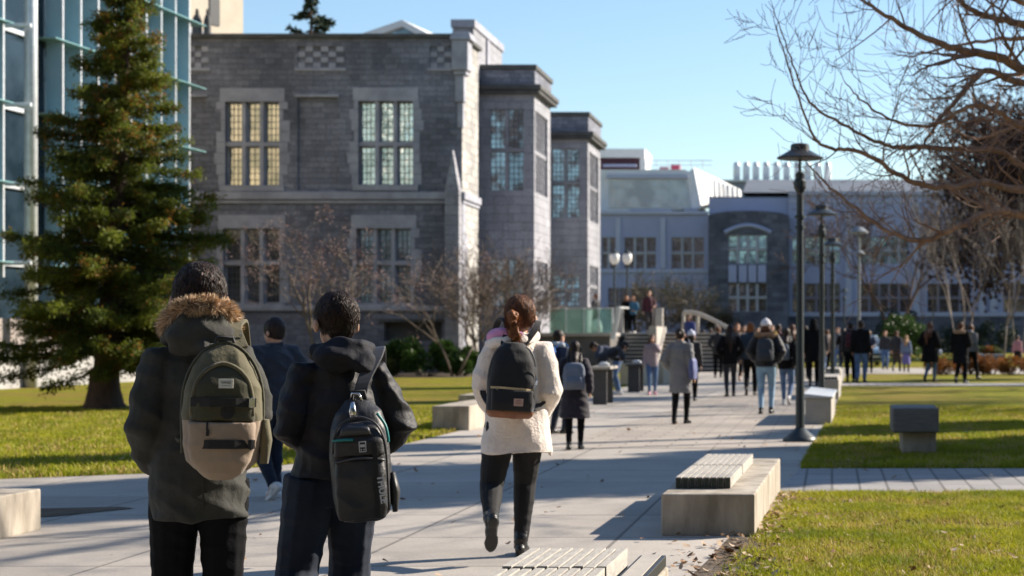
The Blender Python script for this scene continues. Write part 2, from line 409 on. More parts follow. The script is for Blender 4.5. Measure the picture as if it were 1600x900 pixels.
loc_(mb, 'wall', [ST, stone_mat('sunlit_side_stone', (.56,.54,.50), (.36,.345,.33), (.3,.29,.28), .6, .3, .55)])  # east face is paler: its sunlight is put into the stone colour
mb = MB(); mb.bb(-48, -15.52, 66.05, 100, zz(60)-.4, zz(60)-.1); loc_(mb, 'roof', ROOFM)
mb = MB(); mb.bb(-48, XE+.12, YF-.14, YF+.35, zz(60)+.002, zz(53)); mb.bb(XE-.3, XE+.14, YF+.352, 69.1, zz(60)+.002, zz(53)); loc_(mb, 'coping', STD, bevel=.03)
# trim: lintels, jamb quoins, string course, plinth
rng = random.Random(5)
for a,b,c,d in W1:
    mb = MB()
    fbox(mb, FO, FU, FN, a-.2, b+.22, d+.003, d+.52, -.02, .035)
    fbox(mb, FO, FU, FN, a-.2, b+.22, c-.22, c-.003, -.1, .10)
    z = c
    while z < d-.01:
        h = min(.42, d-z)
        for sgn in (-1, 1):
            wq = rng.choice((.16,.34,.26,.42))
            if sgn < 0: fbox(mb, FO, FU, FN, a-wq, a-.002, z+.01, z+h-.01, -.02, .02+.01*rng.random())
            else: fbox(mb, FO, FU, FN, b+.002, b+wq, z+.01, z+h-.01, -.02, .02+.01*rng.random())
        z += h
    loc_(mb, 'window_trim', STL)
for a, b in ((465,528), (288,322)):
    mb = MB(); fbox(mb, FO, FU, FN, xx(a)-.06, xx(b)+.06, zz(152)+.003, zz(148), -.02, .12); loc_(mb, 'label_mould', STL)
for a, b in ((465,537), (262,325), (672,705)):
    mb = MB(); A, B, C, D = xx(a), xx(b), zz(106), zz(72); n = max(2, round((B-A)/.28)); cw = (B-A)/n; rh = (D-C)/4
    for i in range(n):
        for j in range(4):
            if (i+j) % 2 == 0: fbox(mb, FO, FU, FN, A+i*cw+.01, A+(i+1)*cw-.01, C+j*rh+.01, C+(j+1)*rh-.01, -.07, -.02)
    fbox(mb, FO, FU, FN, A-.1, B+.1, C-.12, C-.003, -.02, .07); loc_(mb, 'checker_panel', STL)
z = zz(300); mb = MB()
while z > .4:                                       # corner quoins
    wq = rng.choice((.3,.5)); fbox(mb, V((XE,YF,0)), V((0,1,0)), V((1,0,0)), .0, .9 if wq > .4 else .6, z-.38, z-.02, -.02, .02); z -= .4
loc_(mb, 'quoins', STL)
mb = MB()
for py0, py1, d in ((312,300,.14), (318,313,.07), (486,478,.12)):
    fbox(mb, FO, FU, FN, -48, XE+d, zz(py0), zz(py1), -.05, d); fbox(mb, V((XE,YF,0)), V((0,1,0)), V((1,0,0)), .051, 3, zz(py0)+.002, zz(py1)-.002, -.05, d-.002)
loc_(mb, 'string_course', STL, bevel=.03)
mb = MB(); fbox(mb, FO, FU, FN, xx(600)-.2, xx(690)+.2, zz(503)+.003, zz(499), -.05, .1); fbox(mb, FO, FU, FN, xx(600), xx(690), zz(532), zz(503), -.48, -.42); loc_(mb, 'basement_grille', STD)
# corner buttress with gablet, kneeler block and bracket
mb = MB(); a, b = xx(700), xx(722)
fbox(mb, FO, FU, FN, a, b, 0, zz(300), .0, .55)
ps = [V((a,YF-.55,zz(300))), V((b,YF-.55,zz(300))), V((b,YF,zz(300))), V((a,YF,zz(300))), V(((a+b)/2,YF-.45,zz(236))), V(((a+b)/2,YF,zz(236)))]
mb._add(ps, [(0,1,4), (1,2,5,4), (3,0,4,5)])
loc_(mb, 'buttress', STB, bevel=.02)
mb = MB(); mb.bb(xx(708), XE+.28, YF-.3, YF+.5, zz(111), zz(64)); mb.box((xx(722)-.0, YF+.1, zz(58)), (.86,.95,.3), taper=.8)
mb.bb(xx(710), XE+.2, YF-.2, YF+.4, zz(118), zz(111)-.003); mb.bb(xx(712), XE+.1, YF-.13, YF+.3, zz(160), zz(118)-.003); mb.bb(xx(715), XE+.05, YF-.06, YF+.2, zz(200), zz(160)-.003)
loc_(mb, 'kneeler', STL, bevel=.04)
for i, (a,b,c,d) in enumerate(W1):
    up = i in (0,1,4)
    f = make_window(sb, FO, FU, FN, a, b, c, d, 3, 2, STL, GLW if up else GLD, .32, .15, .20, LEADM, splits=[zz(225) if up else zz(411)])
    f.location = -V(sb.location)
# wing wall and raised parapet
XW = -15.5; WO, WU, WN = V((XW,69,0)), V((0,1,0)), V((1,0,0))
mb = MB(); wall_holes(mb, WO, WU, WN, 0, 40, 0, 13.0, []); mb.bb(-40, XW, 108.9, 109, 0, 13); loc_(mb, 'wing_wall', ST)
mb = MB(); mb.bb(GX(707,73.8), XW+.004, 73.8, 80.2, 12.7, 14.75); mb.m = 1; mb.bb(GX(707,73.8)-.06, XW+.08, 73.7, 80.3, 14.753, 15.1)
mb.bb(XW+.005, XW+.09, 76.4, 76.9, 13.5, 14.7); loc_(mb, 'chimney_stack', [STB, STL], bevel=.02)
def bay(y0, y1, xr, top, corn0, corn1, fw, fz, sw, sz, cols):
    """bay: front and lit side wall with windows, cornice and parapet"""
    mb = MB(); FOb = V((0,y0,0))
    fh = [(GX(fw[0],y0), GX(fw[1],y0), GZ(q[0],y0), GZ(q[1],y0), .18) for q in fz]
    wall_holes(mb, FOb, FU, FN, XW, xr, 0, corn0, fh)
    SO = V((xr,y0,0)); L_ = y1-y0
    yy = lambda px: xr*F/(px-CX)-y0
    sh = [(yy(sw[0]), yy(sw[1]), GZ(q[0],y0+1), GZ(q[1],y0+1), .18) for q in sz]
    wall_holes(mb, SO, WU, WN, 0, L_, 0, corn0, sh)
    mb.quad((xr,y1,0), (XW,y1,0), (XW,y1,corn0), (xr,y1,corn0)); mb.bb(XW, xr-.05, y0+.05, y1-.05, corn0-.1, top-.1)
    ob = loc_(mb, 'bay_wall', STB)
    mb = MB(); mb.bb(XW+.01, xr+.28, y0-.28, y1+.28, corn0, corn0+.16); mb.bb(XW+.01, xr+.36, y0-.36, y1+.36, corn0+.163, corn1); loc_(mb, 'cornice', STD, bevel=.05)
    mb = MB(); mb.bb(XW+.01, xr+.04, y0-.04, y1+.04, corn1+.003, top-.22); mb.m = 1; mb.bb(XW+.01, xr+.12, y0-.12, y1+.12, top-.217, top); loc_(mb, 'parapet', [ST, STD], bevel=.02)
    for h, q in zip(fh, fz):
        f = make_window(sb, FOb, FU, FN, h[0], h[1], h[2], h[3], 2, 2, STB, GLT, .18, .12, .20, LEADM, bar=.03); f.location = -V(sb.location)
    for h in sh:
        f = make_window(sb, SO, WU, WN, h[0], h[1], h[2], h[3], cols, 2, STB, GLD, .18, .16, .25, LEADM, bar=.03); f.location = -V(sb.location)
bay(75.2, 79.5, -13.12, 13.37, GZ(147,75.2), GZ(133,75.2), (765,818), [(298,170), (478,405)], (836.5,855.5), [(302,176), (490,408)], 5)
bay(91.7, 96.6, -13.12, 13.45, GZ(218,91.7), GZ(206,91.7), (862,905), [(340,232), (478,430)], (921,935), [(345,238), (478,415)], 5)

# ================================================================== things seen over its roof
TAN = mat('tan_stucco', (.55,.48,.38), (.46,.40,.32), .9, .8)
DKM = mat('dark_metal', (.03,.032,.036), rough=.5, metal=.3)
WHT = mat('white_paint', (.74,.74,.73), (.66,.66,.66), .6, 1.5)
tb = empty('cream_building', P(350,525,105)-V((0,0,HC))); tb.rotation_euler = (0,0,R(65))
tag(tb, 'sunlit cream building block showing above the stone roof at top left', 'building')
mb = MB(); mb.bb(-6.0,1.6,0,8,0,30); mb.build('wall', TAN, tb)
mb = MB()
for u in (-3.6,-1.2): mb.bb(u, u+.8, -.06, .3, 20.4, 24)
mb.build('window', DKM, tb); 
mb = MB(); mb.bb(-6.1,1.7,-.08,-.003,19.6,19.9); mb.build('ledge', STL, tb)
for px, w_, lb in ((308,14,'broad'), (324,10,'narrow')):
    c = empty('chimney', P(px,525,92)-V((0,0,HC))); tag(c, 'dark %s chimney pot standing on the stone building roof' % lb, 'chimney')
    mb = MB(); q = w_*92/F/2; mb.loft([(0,0,12.6,q,q,4), (0,0,GZ(34,92),q,q,4), (0,0,GZ(30,92),q*.9,q*.9,3), (0,0,GZ(24,92),q*.6,q*.6,3)], 12); mb.build('shaft', STD, c)
    mb = MB(); mb.lathe([(q*.4,GZ(24,92)), (q*.45,GZ(20,92)), (q*.3,GZ(14,92))], n=10); mb.build('cap', STD, c)
sk = empty('roof_skylight', P(620,525,90)-V((0,0,HC))); tag(sk, 'white gabled skylight ridge above the stone parapet', 'skylight')
mb = MB(); A = 90/F
for x0, y0_, x1, y1_ in ((566,52,628,31), (628,31,668,52)):
    p0 = V(((x0-620)*A,0,GZ(y0_,90))); p1 = V(((x1-620)*A,0,GZ(y1_,90)))
    mb._add([p0, p1, p1+V((.9,5,0)), p0+V((.9,5,0)), p0-V((0,0,.35)), p1-V((0,0,.35)), p1+V((.9,5,-.35)), p0+V((.9,5,-.35))], [(0,1,2,3), (4,7,6,5), (0,4,5,1), (3,2,6,7), (0,3,7,4), (1,5,6,2)])
mb.build('roof', WHT, sk)
mb = MB(); mb._add([V(((570-620)*A,.3,GZ(60,90))), V(((664-620)*A,.3,GZ(60,90))), V(((664-620)*A,.3,GZ(53,90))), V(((628-620)*A,.3,GZ(34,90))), V(((570-620)*A,.3,GZ(53,90)))], [(0,1,2,3,4)]); 
mb.build('pane', glass_mat('skylight_glass', (.3,.4,.45)), sk)

# ================================================================== glass building on the far left
gdir = V((150/F,1,0)).normalized(); gn = V((gdir.y,-gdir.x,0))
gb = empty('glass_building', V((GX(285,58),58,0)) - gdir*30); tag(gb, 'tall glass building with pale teal sunshade fins at the left edge', 'building')
GO = V((0,0,0)); 
CURT = glass_mat('curtain_glass', (.02,.035,.05), .0, .12, .02, (.01,.02,.03)); CURT.node_tree.nodes['Principled BSDF'].inputs['Specular IOR Level'].default_value = .2
FING = mat('tinted_glass_fin', (.36,.52,.60), (.28,.45,.55), .25, 1, spec=.8)
LEDG = mat('green_glass_shade', (.22,.40,.40), (.18,.34,.35), .25, 1, spec=.8)
ALU = mat('pale_aluminium', (.62,.65,.68), rough=.4, metal=.3)
ZT = 19.0
SAND0 = mat('added_cream_cladding', (.62,.53,.37), (.34,.30,.23), .9, .7)  # unseen cream end face, added for the leaded panes to mirror
mb = MB(); fbox(mb, GO, gdir, gn, 0, 30, 1.9, ZT, -12, 0); mb.build('curtain_wall', CURT, gb); mb = MB(); mb.box((0,0,0), (1,1,1)); mb = MB(); fbox(mb, GO, gdir, gn, 30.003, 30.25, 5.5, ZT, -12, -.02); mb.build('added_end_wall', SAND0, gb); mb = MB(); fbox(mb, GO, gdir, gn, 30.003, 30.2, .9, 5.497, -12, -.02); mb.build('added_end_wall', DKM, gb)
mb = MB(); fbox(mb, GO, gdir, gn, -.05, 30.05, 0, .9, -12.05, .6); mb.m = 1; fbox(mb, GO, gdir, gn, 0, 30, .903, 1.9, -12, .25); mb.build('plinth', [mat('pale_plinth', (.40,.39,.37), (.25,.24,.23), .9, .8), mat('brown_grey_render', (.24,.20,.18), (.3,.27,.25), .9, .6)], gb)
mb = MB(); fbox(mb, GO, gdir, gn, 0, 30, ZT+.003, ZT+.5, -12, .3); mb.build('roof', ALU, gb)
u = 1.0; k = 0
cu = None
while u < 30.1:
    if abs(u-19.25) < 1.0 : u += 1.05; continue          # the open stretch beside the round column
    mb = MB(); fbox(mb, GO, gdir, gn, u-.02, u+.02, 3.0, ZT-.2, .05, .50); f = mb.build('sun_fin', FING, gb)
    mb = MB(); fbox(mb, GO, gdir, gn, u-.035, u+.035, 3.0, ZT-.2, .503, .545); mb.build('fin_edge', ALU, f)
    u += 1.05
for z in [3.4+2.15*i for i in range(8)]:
    for a, b in ((0,18.1), (20.3,30.4)):
        mb = MB(); fbox(mb, GO, gdir, gn, a, b, z, z+.028, .02, .66); mb.build('sun_shade', LEDG, gb)
    mb = MB()
    for v_ in (18.35,): mb.tube([GO+gdir*v_+gn*.02+V((0,0,z)), GO+gdir*v_+gn*1.0+V((0,0,z))], .06, 8)
    fbox(mb, GO, gdir, gn, 18.3, 20.2, z-.06, z+.06, .003, .1); mb.build('bracket', ALU, gb)
mb = MB(); mb.tube([GO+gdir*18.8+gn*.75, GO+gdir*18.8+gn*.75+V((0,0,ZT+.5))], .17, 16); mb.build('round_column', ALU, gb, smooth=True)
for v_ in (18.2,20.2):
    mb = MB(); fbox(mb, GO, gdir, gn, v_-.06, v_+.06, 1.9, ZT, .004, .16); mb.build('mullion', DKM, gb)

# ================================================================== far building across the end of the mall
YB = 150.0; BO = V((0,YB,0)); bx = lambda px: GX(px, YB); bz = lambda py: GZ(py, YB)
STU = mat('blue_shade_stucco', (.36,.39,.56), (.30,.33,.47), .85, .25)  # white stucco with the blue of sky shade mixed into its colour
STUW = mat('white_stone_band', (.43,.46,.58), (.38,.40,.51), .8, .4)
BST = stone_mat('rubble_stone', (.17,.18,.23), (.09,.095,.125), (.12,.12,.14), .9, .4)
GLF = glass_mat('far_window_glass', (.16,.17,.20), .45, .06, .03, (.10,.08,.07), 3)
GLF2 = glass_mat('upper_window_glass', (.42,.58,.62), .5, .08, .04, (.15,.2,.25), 2)
FRW = mat('window_frame_grey', (.42,.43,.48), rough=.6)
FRD = mat('window_frame_brown', (.24,.22,.27), rough=.6)
fb = empty('mall_end_building', (bx(1260), YB+8, 0)); tag(fb, 'long pale two storey building with shade blue in its wall colour and a stone entrance at the far end', 'building')
def fl(o): o.location = -V(fb.location); return o
up = [(940,962), (975,1025), (1049,1100), (1238,1313), (1343,1420), (1449,1517), (1568,1640), (1670,1745), (1775,1850)]
upz = (bz(413), bz(370)); loz = (bz(488), bz(443)); wins = []
hl = []
for a, b in up:
    hl.append((bx(a), bx(b), *(upz if a > 1200 else (bz(420), bz(371))), .3))
    if a > 1200: hl.append((bx(a), bx(b), *loz, .3))
hl.append((bx(950), bx(1020), bz(500), bz(450), .3))
lefts = [h for h in hl if h[0] < bx(1107)]; rights = [h for h in hl if h[0] > bx(1107)]
mb = MB(); wall_holes(mb, BO, FU, FN, bx(760), bx(1107), 0, bz(335), lefts); fl(mb.build('wall', STU, fb)); mb = MB(); wall_holes(mb, BO, FU, FN, bx(1232), bx(1900), 0, bz(305), rights)
mb.quad((bx(1900),YB,0), (bx(1900),YB+16,0), (bx(1900),YB+16,bz(305)), (bx(1900),YB,bz(305))); fl(mb.build('wall', STU, fb))
mb = MB(); fbox(mb, BO, FU, FN, bx(760), bx(1107)-.02, bz(335)+.002, bz(330), -.4, .25); fbox(mb, BO, FU, FN, bx(1232)+.02, bx(1900), bz(305)+.002, bz(299), -.4, .3)
fbox(mb, BO, FU, FN, bx(1232)+.02, bx(1900), bz(316), bz(313), -.01, .1); fl(mb.build('cornice', STUW, fb))
mb = MB(); fbox(mb, BO, FU, FN, bx(1232)+.02, bx(1900), bz(494), bz(488)-.01, -.02, .2); fbox(mb, BO, FU, FN, bx(760), bx(1107)-.02, bz(426), bz(421), -.02, .15)
for px in (1326,1432,1534,1552): fbox(mb, BO, FU, FN, bx(px-5), bx(px+5), bz(488)+.01, bz(316)-.01, -.02, .22)
for px in (966,1036): fbox(mb, BO, FU, FN, bx(px-4), bx(px+4), bz(420)+.01, bz(340), -.02, .15)
fl(mb.build('pilaster_band', STUW, fb))
mb = MB(); fbox(mb, BO, FU, FN, bx(1232)+.02, bx(1900), 0, bz(495), -.02, .12); fl(mb.build('plinth', BST, fb))
for h in hl:
    wd = h[1]-h[0]; c = max(2, round(wd/.95)); upf = h[2] > 6
    fl(make_window(fb, BO, FU, FN, h[0], h[1], h[2], h[3], c, 2, FRW if upf else FRD, GLF2 if (upf and h[0] > bx(1200)) else GLF, .3, .16, bar=.05))
mb = MB(); mb.bb(bx(1107)+.02, bx(1232)-.02, YB+.2, YB+.39, 0, bz(309)); fl(mb.build('upper_wall', STU, fb)); mb = MB(); mb.bb(bx(760), bx(1107), YB+.4, YB+16, bz(335)-.5, bz(335)-.1); mb.bb(bx(1107), bx(1900), YB+.4, YB+16, bz(305)-.5, bz(305)-.1)
mb._add([V((bx(1160),YB+.5,bz(300))), V((bx(1900),YB+.5,bz(300))), V((bx(1900),YB+9,bz(282)+.9)), V((bx(1160),YB+9,bz(282)+.9)), V((bx(1160),YB+16,bz(300))), V((bx(1900),YB+16,bz(300)))], [(0,1,2,3), (3,2,5,4), (0,3,4), (1,5,2)])
fl(mb.build('roof', mat('grey_roof', (.11,.13,.16), (.15,.17,.2), .8, .3), fb))
# entrance block
EO = V((0,YB-2.2,0)); ey = YB-2.2; ex = lambda px: GX(px,ey); ez = lambda py: GZ(py,ey)
eh = [(ex(1138), ex(1198), ez(412), ez(367), .35), (ex(1138), ex(1198), ez(487), ez(443), .35)]
mb = MB(); wall_holes(mb, EO, FU, FN, ex(1107), ex(1232), 0, ez(336), eh)
n = 12; tops = [(ex(1107)+(ex(1232)-ex(1107))*i/n, ez(336)+(ez(329)-ez(336))*math.sin(math.pi*i/n)**.6) for i in range(n+1)]
mb._add([V((x,ey,z)) for x, z in tops]+[V((x,ey+2.6,z)) for x, z in tops], [tuple(range(n,-1,-1))]+[(i,i+1,n+2+i,n+1+i) for i in range(n)])
for px in (1107,1232): mb.bb(ex(px)-.01, ex(px)+.01, ey+.01, ey+2.2, 0, ez(337))
fl(mb.build('entrance_wall', BST, fb))
mb = MB(); arcp = [(ex(1132)+(ex(1205)-ex(1132))*i/10, ez(363)+(ez(352)-ez(363))*math.sin(math.pi*i/10)) for i in range(11)]
mb.tube([V((x,ey-.03,z)) for x, z in arcp], .18, 6); fl(mb.build('arch_trim', STU, fb)); mb = MB()
for a in (1138,1154,1169,1184): fbox(mb, EO, FU, FN, ex(a)+.02, ex(a+13), ez(441), ez(414), -.02, .12)
fl(mb.build('entrance_trim', STU, fb))
for h, g in zip(eh, (GLF2, GLF)): fl(make_window(fb, EO, FU, FN, h[0], h[1], h[2], h[3], 4, 2, FRW, g, .35, .16))

# white glazed roof structure above the left part
rs = empty('rooftop_glasshouse', (bx(1050), YB+6, 0)); tag(rs, 'white sloping glasshouse structure on the roof left of the stone entrance', 'rooftop structure')
def rl(o): o.location = -V(rs.location); return o
Yr = YB+3; X_ = lambda px: GX(px,Yr); Z_ = lambda py: GZ(py,Yr)
mb = MB()
def prism(mb, front, dep, shear=0.0):
    n = len(front); b = [V((p[0]+shear, p[1]+dep, p[2])) for p in front]
    mb._add([V(p) for p in front]+b, [tuple(range(n))]+[tuple(2*n-1-i for i in range(n))]+[(i, i+n, (i+1) % n+n, (i+1) % n) for i in range(n)])
prism(mb, [(X_(900),Yr,Z_(336)), (X_(1096),Yr,Z_(326)), (X_(1096),Yr,Z_(325)), (X_(1076),Yr,Z_(268)), (X_(1070),Yr,Z_(265)), (X_(900),Yr,Z_(265))], 7)
# lit gable side, curving away
pts = [(1076,268,3), (1084,262,3.2), (1130,283,12), (1158,297,20), (1160,325,20), (1096,326,3)]
mb._add([V((GX(a,YB+d), YB+d, GZ(b_,YB+d))) for a, b_, d in pts], [(0,1,2,3,4,5)])
rl(mb.build('shell', WHT, rs))
mb = MB()
for i in range(6):
    mb = MB(); t = i/6; x0 = 1112+t*44; y0_ = 284+t*16; d = 7+t*13
    mb.tube([P(x0,y0_-3,YB+d)+V((.25,-.2,0)), P(x0+2,324,YB+d)+V((.25,-.2,0))], .16, 6); rl(mb.build('rib', WHT, rs))
mb = MB(); mb.bb(X_(952), X_(1046), Yr-.08, Yr-.003, Z_(325), Z_(281)); mb._add([V((X_(1046)+.01,Yr-.08,Z_(325))), V((X_(1080),Yr-.08,Z_(325))), V((X_(1072),Yr-.08,Z_(281))), V((X_(1046)+.01,Yr-.08,Z_(281)))], [(0,1,2,3)])
rl(mb.build('pane', glass_mat('grey_rooflight', (.33,.37,.40), .4, .2, .05, (.22,.25,.28), .6), rs))
mb = MB(); mb.bb(X_(948), X_(1076), Yr-.35, Yr-.1, Z_(279), Z_(273)); mb.bb(X_(985), X_(1050), Yr-.4, Yr-.1, Z_(333), Z_(327)); mb.bb(X_(1070), X_(1092), Yr-1, Yr-.1, Z_(332), Z_(327)); rl(mb.build('ledge', STUW, rs))
mb = MB()
for px in range(1008,1116,18): mb.tube([P(px,265,Yr+2), P(px,251,Yr+2)], .035, 5)
mb.tube([P(1008,251,Yr+2), P(1113,251,Yr+2)], .035, 5); mb.tube([P(1008,258,Yr+2), P(1113,258,Yr+2)], .03, 5); rl(mb.build('railing', ALU, rs))
rp = empty('roof_plant_room', (GX(970,165),165,0)); tag(rp, 'maroon and white plant room box on the rooftop beside the bay', 'rooftop structure')
mb = MB(); q = 165; mb.bb(GX(930,q)-rp.location.x, GX(1000,q)-rp.location.x, 0, 6, 10, GZ(247,q)); mb.build('wall', mat('maroon_cladding', (.09,.03,.05), rough=.7), rp)
mb = MB(); mb.bb(GX(930,q)-rp.location.x, GX(1008,q)-rp.location.x, -.4, 6.2, GZ(247,q)+.003, GZ(233,q)); mb.bb(GX(1000,q)-rp.location.x+.01, GX(1008,q)-rp.location.x, -.3, 5, 10, GZ(247,q)-.003); mb.build('roof', WHT, rp)
mb = MB(); mb.bb(-1.6,1.6,-1.0,-.41,GZ(262,q),GZ(258,q)); mb.build('ledge', STU, rp)
rb = empty('red_roof_unit', (GX(1056,158),158,0)); tag(rb, 'small pink red machine unit behind the rooftop railing', 'machine')
mb = MB(); mb.bb(-.45,.45,-.3,.3,GZ(266,158)-.6,GZ(257,158)); mb.build('housing', mat('pink_red_paint', (.55,.06,.12), rough=.6), rb, bevel=.05)
mb = MB(); mb.bb(-1.5,-.6,-.25,.3,GZ(266,158)-.6,GZ(261,158)); mb.build('duct', mat('faded_pink_paint', (.6,.3,.34), rough=.6), rb, bevel=.05)

# laboratory block with steel stacks behind
Yl = 200.0; lb = empty('laboratory_block', (GX(1300,Yl),Yl,0)); tag(lb, 'flat grey block with louvred penthouse behind the far building', 'building')
mb = MB(); mb.bb(GX(1120,Yl)-lb.location.x, GX(1750,Yl)-lb.location.x, 0, 15, 0, GZ(284,Yl)); mb.build('wall', mat('blue_grey_cladding', (.17,.20,.25), (.2,.23,.28), .6, .2, (1,1,6)), lb)
mb = MB(); mb.bb(GX(1118,Yl)-lb.location.x, GX(1752,Yl)-lb.location.x, -.3, 15.2, GZ(284,Yl)+.003, GZ(281,Yl)); mb.build('coping', ALU, lb)
stk = None
STEEL = mat('bright_steel', (.80,.81,.82), rough=.45, metal=.2)
for i, px in enumerate((1151,1166,1181,1197,1213,1229,1246,1262,1277,1293)):
    if stk is None:
        stk = empty('exhaust_stack'); mb = MB(); mb.lathe([(.42,0), (.42,2.0), (.38,2.25), (.28,2.4)], n=14); mb.build('pipe', STEEL, stk, smooth=True)
        mb = MB(); mb.lathe([(.36,2.38), (.3,2.55)], n=12); mb.build('nozzle', ALU, stk); s_ = stk
    else: s_ = copy_tree(stk)
    s_.location = (GX(px,Yl+4), Yl+4, GZ(281,Yl)-.1)
    tag(s_, 'pale steel exhaust stack number %s from the left in the row on the far roof' % ('one','two','three','four','five','six','seven','eight','nine','ten')[i], 'exhaust stack', 'steel exhaust stacks on the far roof')

# a sunlit hall behind the camera: it is what the leaded panes mirror
hb = empty('opposite_hall', (-75,-42,0)); tag(hb, 'pale sandstone hall standing behind the viewer', 'building')
SAND = mat('sandstone', (.85,.60,.27), (.75,.52,.24), .9, .15)
mb = MB(); wall_holes(mb, V((0,0,0)), V((-1,0,0)), V((0,1,0)), -33, 45, 0, 31, [(a, a+1.3, z, z+3.2, .3, 1) for a in range(-30,44,7) for z in (3,9,15,21)]); mb.bb(-45,33,-14,-.4,0,30.9)
mb.build('wall', SAND, hb); mb = MB(); mb.bb(-45.3,33.3,-14,.4,31.01,31.8); mb.build('cornice', STL, hb)

eh_ = empty('east_sky_blocker', (60,40,0)); tag(eh_, 'long brown block added outside the frame on the right to cut sky light', 'building')  # unseen block, added east of the mall to cut sky fill
mb = MB(); wall_holes(mb, V((0,0,0)), V((0,1,0)), V((-1,0,0)), -60, 60, 0, 13, [(a, a+1.6, z, z+2, .3, 1) for a in range(-57,58,5) for z in (2,6.5,10)]); mb.bb(.4,14,-60,60,0,12.9); mb.build('wall', mat('brown_brick', (.16,.10,.08), (.11,.07,.055), .9, .5), eh_)
mb = MB(); mb.bb(-.3,14.2,-60.2,60.2,13.01,13.5); mb.build('cornice', STD, eh_)
# ================================================================== terrace, steps, balustrade
CON = mat('concrete', (.42,.39,.34), (.33,.30,.27), .9, 2.2, b=.3, bs=25)
CONC = mat('stained_concrete', (.48,.425,.35), (.20,.17,.13), .9, 4.5, (1,1,.3), b=.35, bs=25)
TYF, TZ = 66.0, 1.55
tr = empty('terrace', (-9.5, 72, 0)); tag(tr, 'raised concrete terrace with steps and glass balustrade beside the stone building', 'terrace')
def tl(o): o.location = -V(tr.location); return o
sx0, sx1 = GX(965,68), GX(1135,68)
mb = MB(); mb.bb(-13.1, sx0-.3, 68, 88, 0, TZ-.15); mb.bb(sx0-.295, sx1+.3, 71.3, 88, 0, TZ-.15); tl(mb.build('retaining_wall', mat('dark_concrete', (.13,.12,.11), (.09,.085,.08), .9, 2), tr))
mb = MB(); mb.bb(-13.12, sx0-.25, 67.9, 88, TZ-.147, TZ); mb.bb(sx0-.245, sx1+.32, 71.25, 88, TZ-.147, TZ-.003); tl(mb.build('deck', CON, tr, bevel=.02))
mb = MB()
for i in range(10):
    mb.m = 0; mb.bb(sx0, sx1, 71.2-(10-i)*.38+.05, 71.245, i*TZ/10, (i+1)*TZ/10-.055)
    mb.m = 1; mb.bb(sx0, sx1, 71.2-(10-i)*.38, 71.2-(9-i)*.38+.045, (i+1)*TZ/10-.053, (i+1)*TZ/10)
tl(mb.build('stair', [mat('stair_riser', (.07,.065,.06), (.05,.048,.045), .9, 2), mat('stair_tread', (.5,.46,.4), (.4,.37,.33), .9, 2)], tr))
mb = MB(); mb.bb(sx0-.24, sx0-.003, 67.1, 71.2, 0, .9); tl(mb.build('cheek_wall', CON, tr, bevel=.02))
mb = MB(); mb.bb(sx1+.003, sx1+.3, 67.4, 71.2, 0, 1.0); tl(mb.build('cheek_wall', CON, tr, bevel=.02))
mb = MB(); mb.bb(GX(1020,67.3)-.15, GX(1020,67.3)+.15, 67.3, 71.24, .0, TZ+.25); tl(mb.build('cheek_wall', CON, tr, bevel=.02))
BALG = mat('green_balustrade_glass', (.55,.80,.70), (.5,.75,.66), .05, 1, trans=.75, spec=.6)
for a, b in ((858,884), (885,912), (913,935), (936,956)):
    mb = MB(); mb.bb(GX(a,67.9)+.01, GX(b,67.9), 67.98, 68.01, TZ, GZ(483,67.9)); tl(mb.build('glass_panel', BALG, tr))
mb = MB(); mb.bb(GX(858,67.9), GX(957,67.9), 67.96, 68.03, GZ(483,67.9)+.003, GZ(480.5,67.9))
for px in (884.5,912.5,935.5,957): mb.tube([P(px,521,67.9), P(px,481,67.9)], .03, 6)
tl(mb.build('handrail', ALU, tr))
mb = MB(); a = P(957,530,67.3); b = P(967,480,67.3); c = P(978,484,68.3); mb.ribbon([a, b], .20, .06, V((1,0,.1))); mb.ribbon([b, b+V((.3,.5,-.02))], .12, .06, V((0,1,0))); mb.ribbon([a+V((-.0,-.07,0)), b+V((0,-.07,0))], .05, .04, V((1,0,.1)))
tl(mb.build('stair_handrail', WHT, tr))
mb = MB(); pl = [P(1068,488,71), P(1090,490,70.6), P(1120,503,69), P(1150,520,67.5)]; mb.tube(catmull(pl,5), .09, 8)
for p in (pl[0], pl[1]): mb.tube([p, V((p.x,p.y,TZ))], .07, 8)
mb.tube([pl[2], V((pl[2].x,pl[2].y,.6))], .06, 8); mb.tube([pl[3], V((pl[3].x,pl[3].y,0))], .06, 8)
tl(mb.build('curved_handrail', CON, tr, smooth=True))
for i, px in enumerate((940,968,996,1030)):
    p = V((GX(px,72),72,TZ)); lb_ = ('leftmost','second','third','rightmost')[i]
    if i in (1,3):
        mb = MB(); mb.bb(-.16,.16,-.16,.16,0,1.05); o = mb.build('stone_post', CON, None, loc=p, bevel=.02); tag(o, 'square concrete post on the terrace edge, %s of the pair' % ('left' if i == 1 else 'right'), 'post', 'concrete posts on the terrace')
# white bag on the terrace
mb = MB(); mb.loft([(0,0,0,.22,.13,3), (0,0,.2,.24,.14,3), (0,0,.45,.17,.1,3), (0,0,.55,.08,.05,2)], 14); o = mb.build('bag', mat('white_nylon', (.8,.8,.78), rough=.6, b=.5, bs=12), None, loc=V((GX(932,69.5),69.5,TZ)), smooth=True); tag(o, 'white bag standing on the terrace behind the glass balustrade', 'bag')
